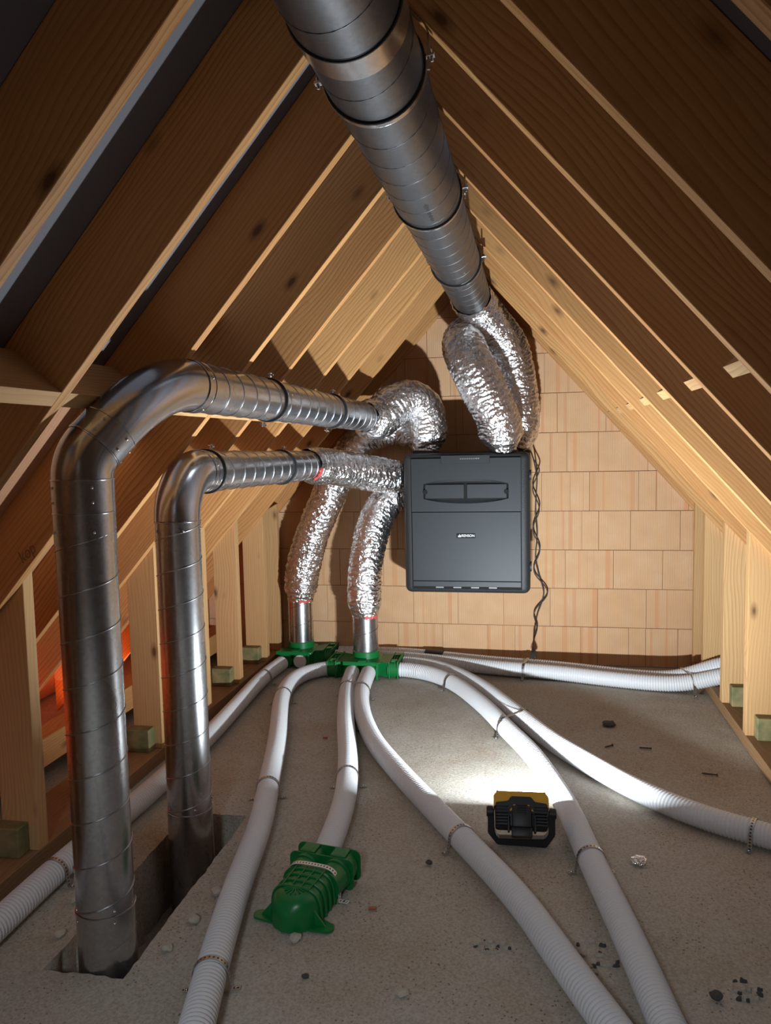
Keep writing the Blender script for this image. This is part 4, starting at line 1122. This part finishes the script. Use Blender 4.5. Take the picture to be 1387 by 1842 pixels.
def chipped_patch(x, y, w_, h_, seed, label):
    """shallow spall: a ring of broken slivers round a dark hollow"""
    rnd = random.Random(seed); t = empty('broken_patch', (x, y, 0)); tag(t, label, 'broken concrete', 'broken patches of the floor')
    for i in range(16):
        a = 2*PI*i/16+rnd.uniform(-0.2, 0.2); px_, py_ = math.cos(a)*w_*rnd.uniform(0.2, 1), math.sin(a)*h_*rnd.uniform(0.2, 1)
        s = rnd.uniform(0.004, 0.014) if i % 3 else rnd.uniform(0.003, 0.006); bm = bmesh.new(); n = 7; ring = []; top = []
        for k in range(n):
            b = 2*PI*k/n; q = s*rnd.uniform(0.6, 1.3); ring.append(bm.verts.new((px_+math.cos(b)*q*1.5, py_+math.sin(b)*q, -0.004))); top.append(bm.verts.new((px_+math.cos(b)*q*1.2, py_+math.sin(b)*q*0.8, rnd.uniform(0.001, 0.006))))
        bm.faces.new(top)
        for k in range(n): bm.faces.new((ring[k], ring[(k+1) % n], top[(k+1) % n], top[k]))
        to_obj('sliver', bm, 'concrete' if s > 0.006 else 'dark_rubble', t)
chipped_patch(0.16, 2.14, 0.075, 0.10, 1, 'broken floor patch between the two front hoses')
chipped_patch(-0.13, 2.14, 0.06, 0.035, 2, 'broken floor patch left of the hose in the foreground')
chipped_patch(0.54, 2.06, 0.055, 0.05, 3, 'broken floor patch right of the front hoses')

spots = [(0.46, 2.02, 0.016, 'dark_rubble', 'black crumb beside the broken patch on the right'),
 (0.465, 1.86, 0.020, 'dark_rubble', 'dark jagged crumb nearest the camera on the right'),
 (0.375, 3.99, 0.034, 'dark_rubble', 'flat dark mortar lump on the bare floor towards the right studs'),
 (-1.02, 2.27, 0.020, 'rubble', 'pale rubble piece lying on the slot edge by the risers'),
 (-1.03, 2.12, 0.018, 'rubble', 'pale rubble piece on the slot edge beside the tallest riser'),
 (-1.05, 1.98, 0.015, 'rubble', 'small pale rubble piece close to the foot of the tallest riser'),
 (-1.40, 1.99, 0.016, 'rubble', 'pale crumb left of the tallest riser by the wall hose'),
 (-0.693, 2.08, 0.017, 'rubble', 'white crumb leaning against the nose of the green boot'),
 (-0.345, 1.91, 0.016, 'rubble', 'white flake alone in the middle foreground'),
 (-1.46, 2.16, 0.013, 'rubble', 'pale crumb between the wall hose and the slot'),
 (-0.62, 1.93, 0.010, 'dark_rubble', 'dark pebble in front of the green boot'),
 (-0.36, 2.55, 0.012, 'dark_rubble', 'dark crumb left of the hose beside the work light')]
for x, y, s, mt, lb in spots: chunk('rubble_piece', x, y, s, mt, lb, 'rubble', 'rubble pieces on the floor', 0.35 if 'fl' in lb else 0.6)
for x, y, lb in ((-1.02, 3.62, 'red wall plug on the floor between the left front hoses'), (-0.50, 2.26, 'red speck of plastic right of the green boot')):
    o = cyl('wall_plug', (x-0.012, y, 0.005), (x+0.012, y+0.006, 0.005), 0.005, 'wall_plug', None, 10); tag(o, lb, 'wall plug', 'red wall plugs')
def leaf_scrap():
    bm = bmesh.new(); q = [(-0.02, -0.004, 0.001), (0, -0.008, 0.004), (0.02, 0.0, 0.001), (0.004, 0.009, 0.003)]
    v = [bm.verts.new(p) for p in q]+[bm.verts.new((a, b, c+0.002)) for a, b, c in q]
    bm.faces.new(v[:4]); bm.faces.new(v[4:])
    for i in range(4): bm.faces.new((v[i], v[(i+1) % 4], v[4+(i+1) % 4], v[4+i]))
    o = to_obj('plastic_scrap', bm, 'green', None); o.location += Vector((-0.24, 4.02, 0.002)); tag(o, 'green plastic scrap on the floor in front of the lit hose', 'plastic scrap')
leaf_scrap()

# pencilled carpenter's note on the third left rafter
def pencil_note():
    cu = bpy.data.curves.new('pencil_note', 'FONT'); cu.body = 'kop'; cu.size = 0.058; cu.shear = 0.3; cu.align_x = 'CENTER'
    to = bpy.data.objects.new('pencil_note', cu); COL.objects.link(to); bpy.context.view_layer.update()
    me = bpy.data.meshes.new_from_object(to.evaluated_get(bpy.context.evaluated_depsgraph_get())); bpy.data.objects.remove(to)
    o = link('pencil_note', me, 'pencil'); o.rotation_euler = (PI/2, -R(38), 0); o.location = (-1.64, 2.29-0.0008, 1.10); o.scale = (0.8, 1, 1)
    raf = min((q for q in bpy.data.objects if q.name.startswith('rafter')), key=lambda q: (abs(q.location.y-2.309), q.location.x))
    bpy.context.view_layer.update(); mw = o.matrix_world.copy(); o.parent = raf.parent; o.matrix_parent_inverse = raf.parent.matrix_world.inverted()
pencil_note()
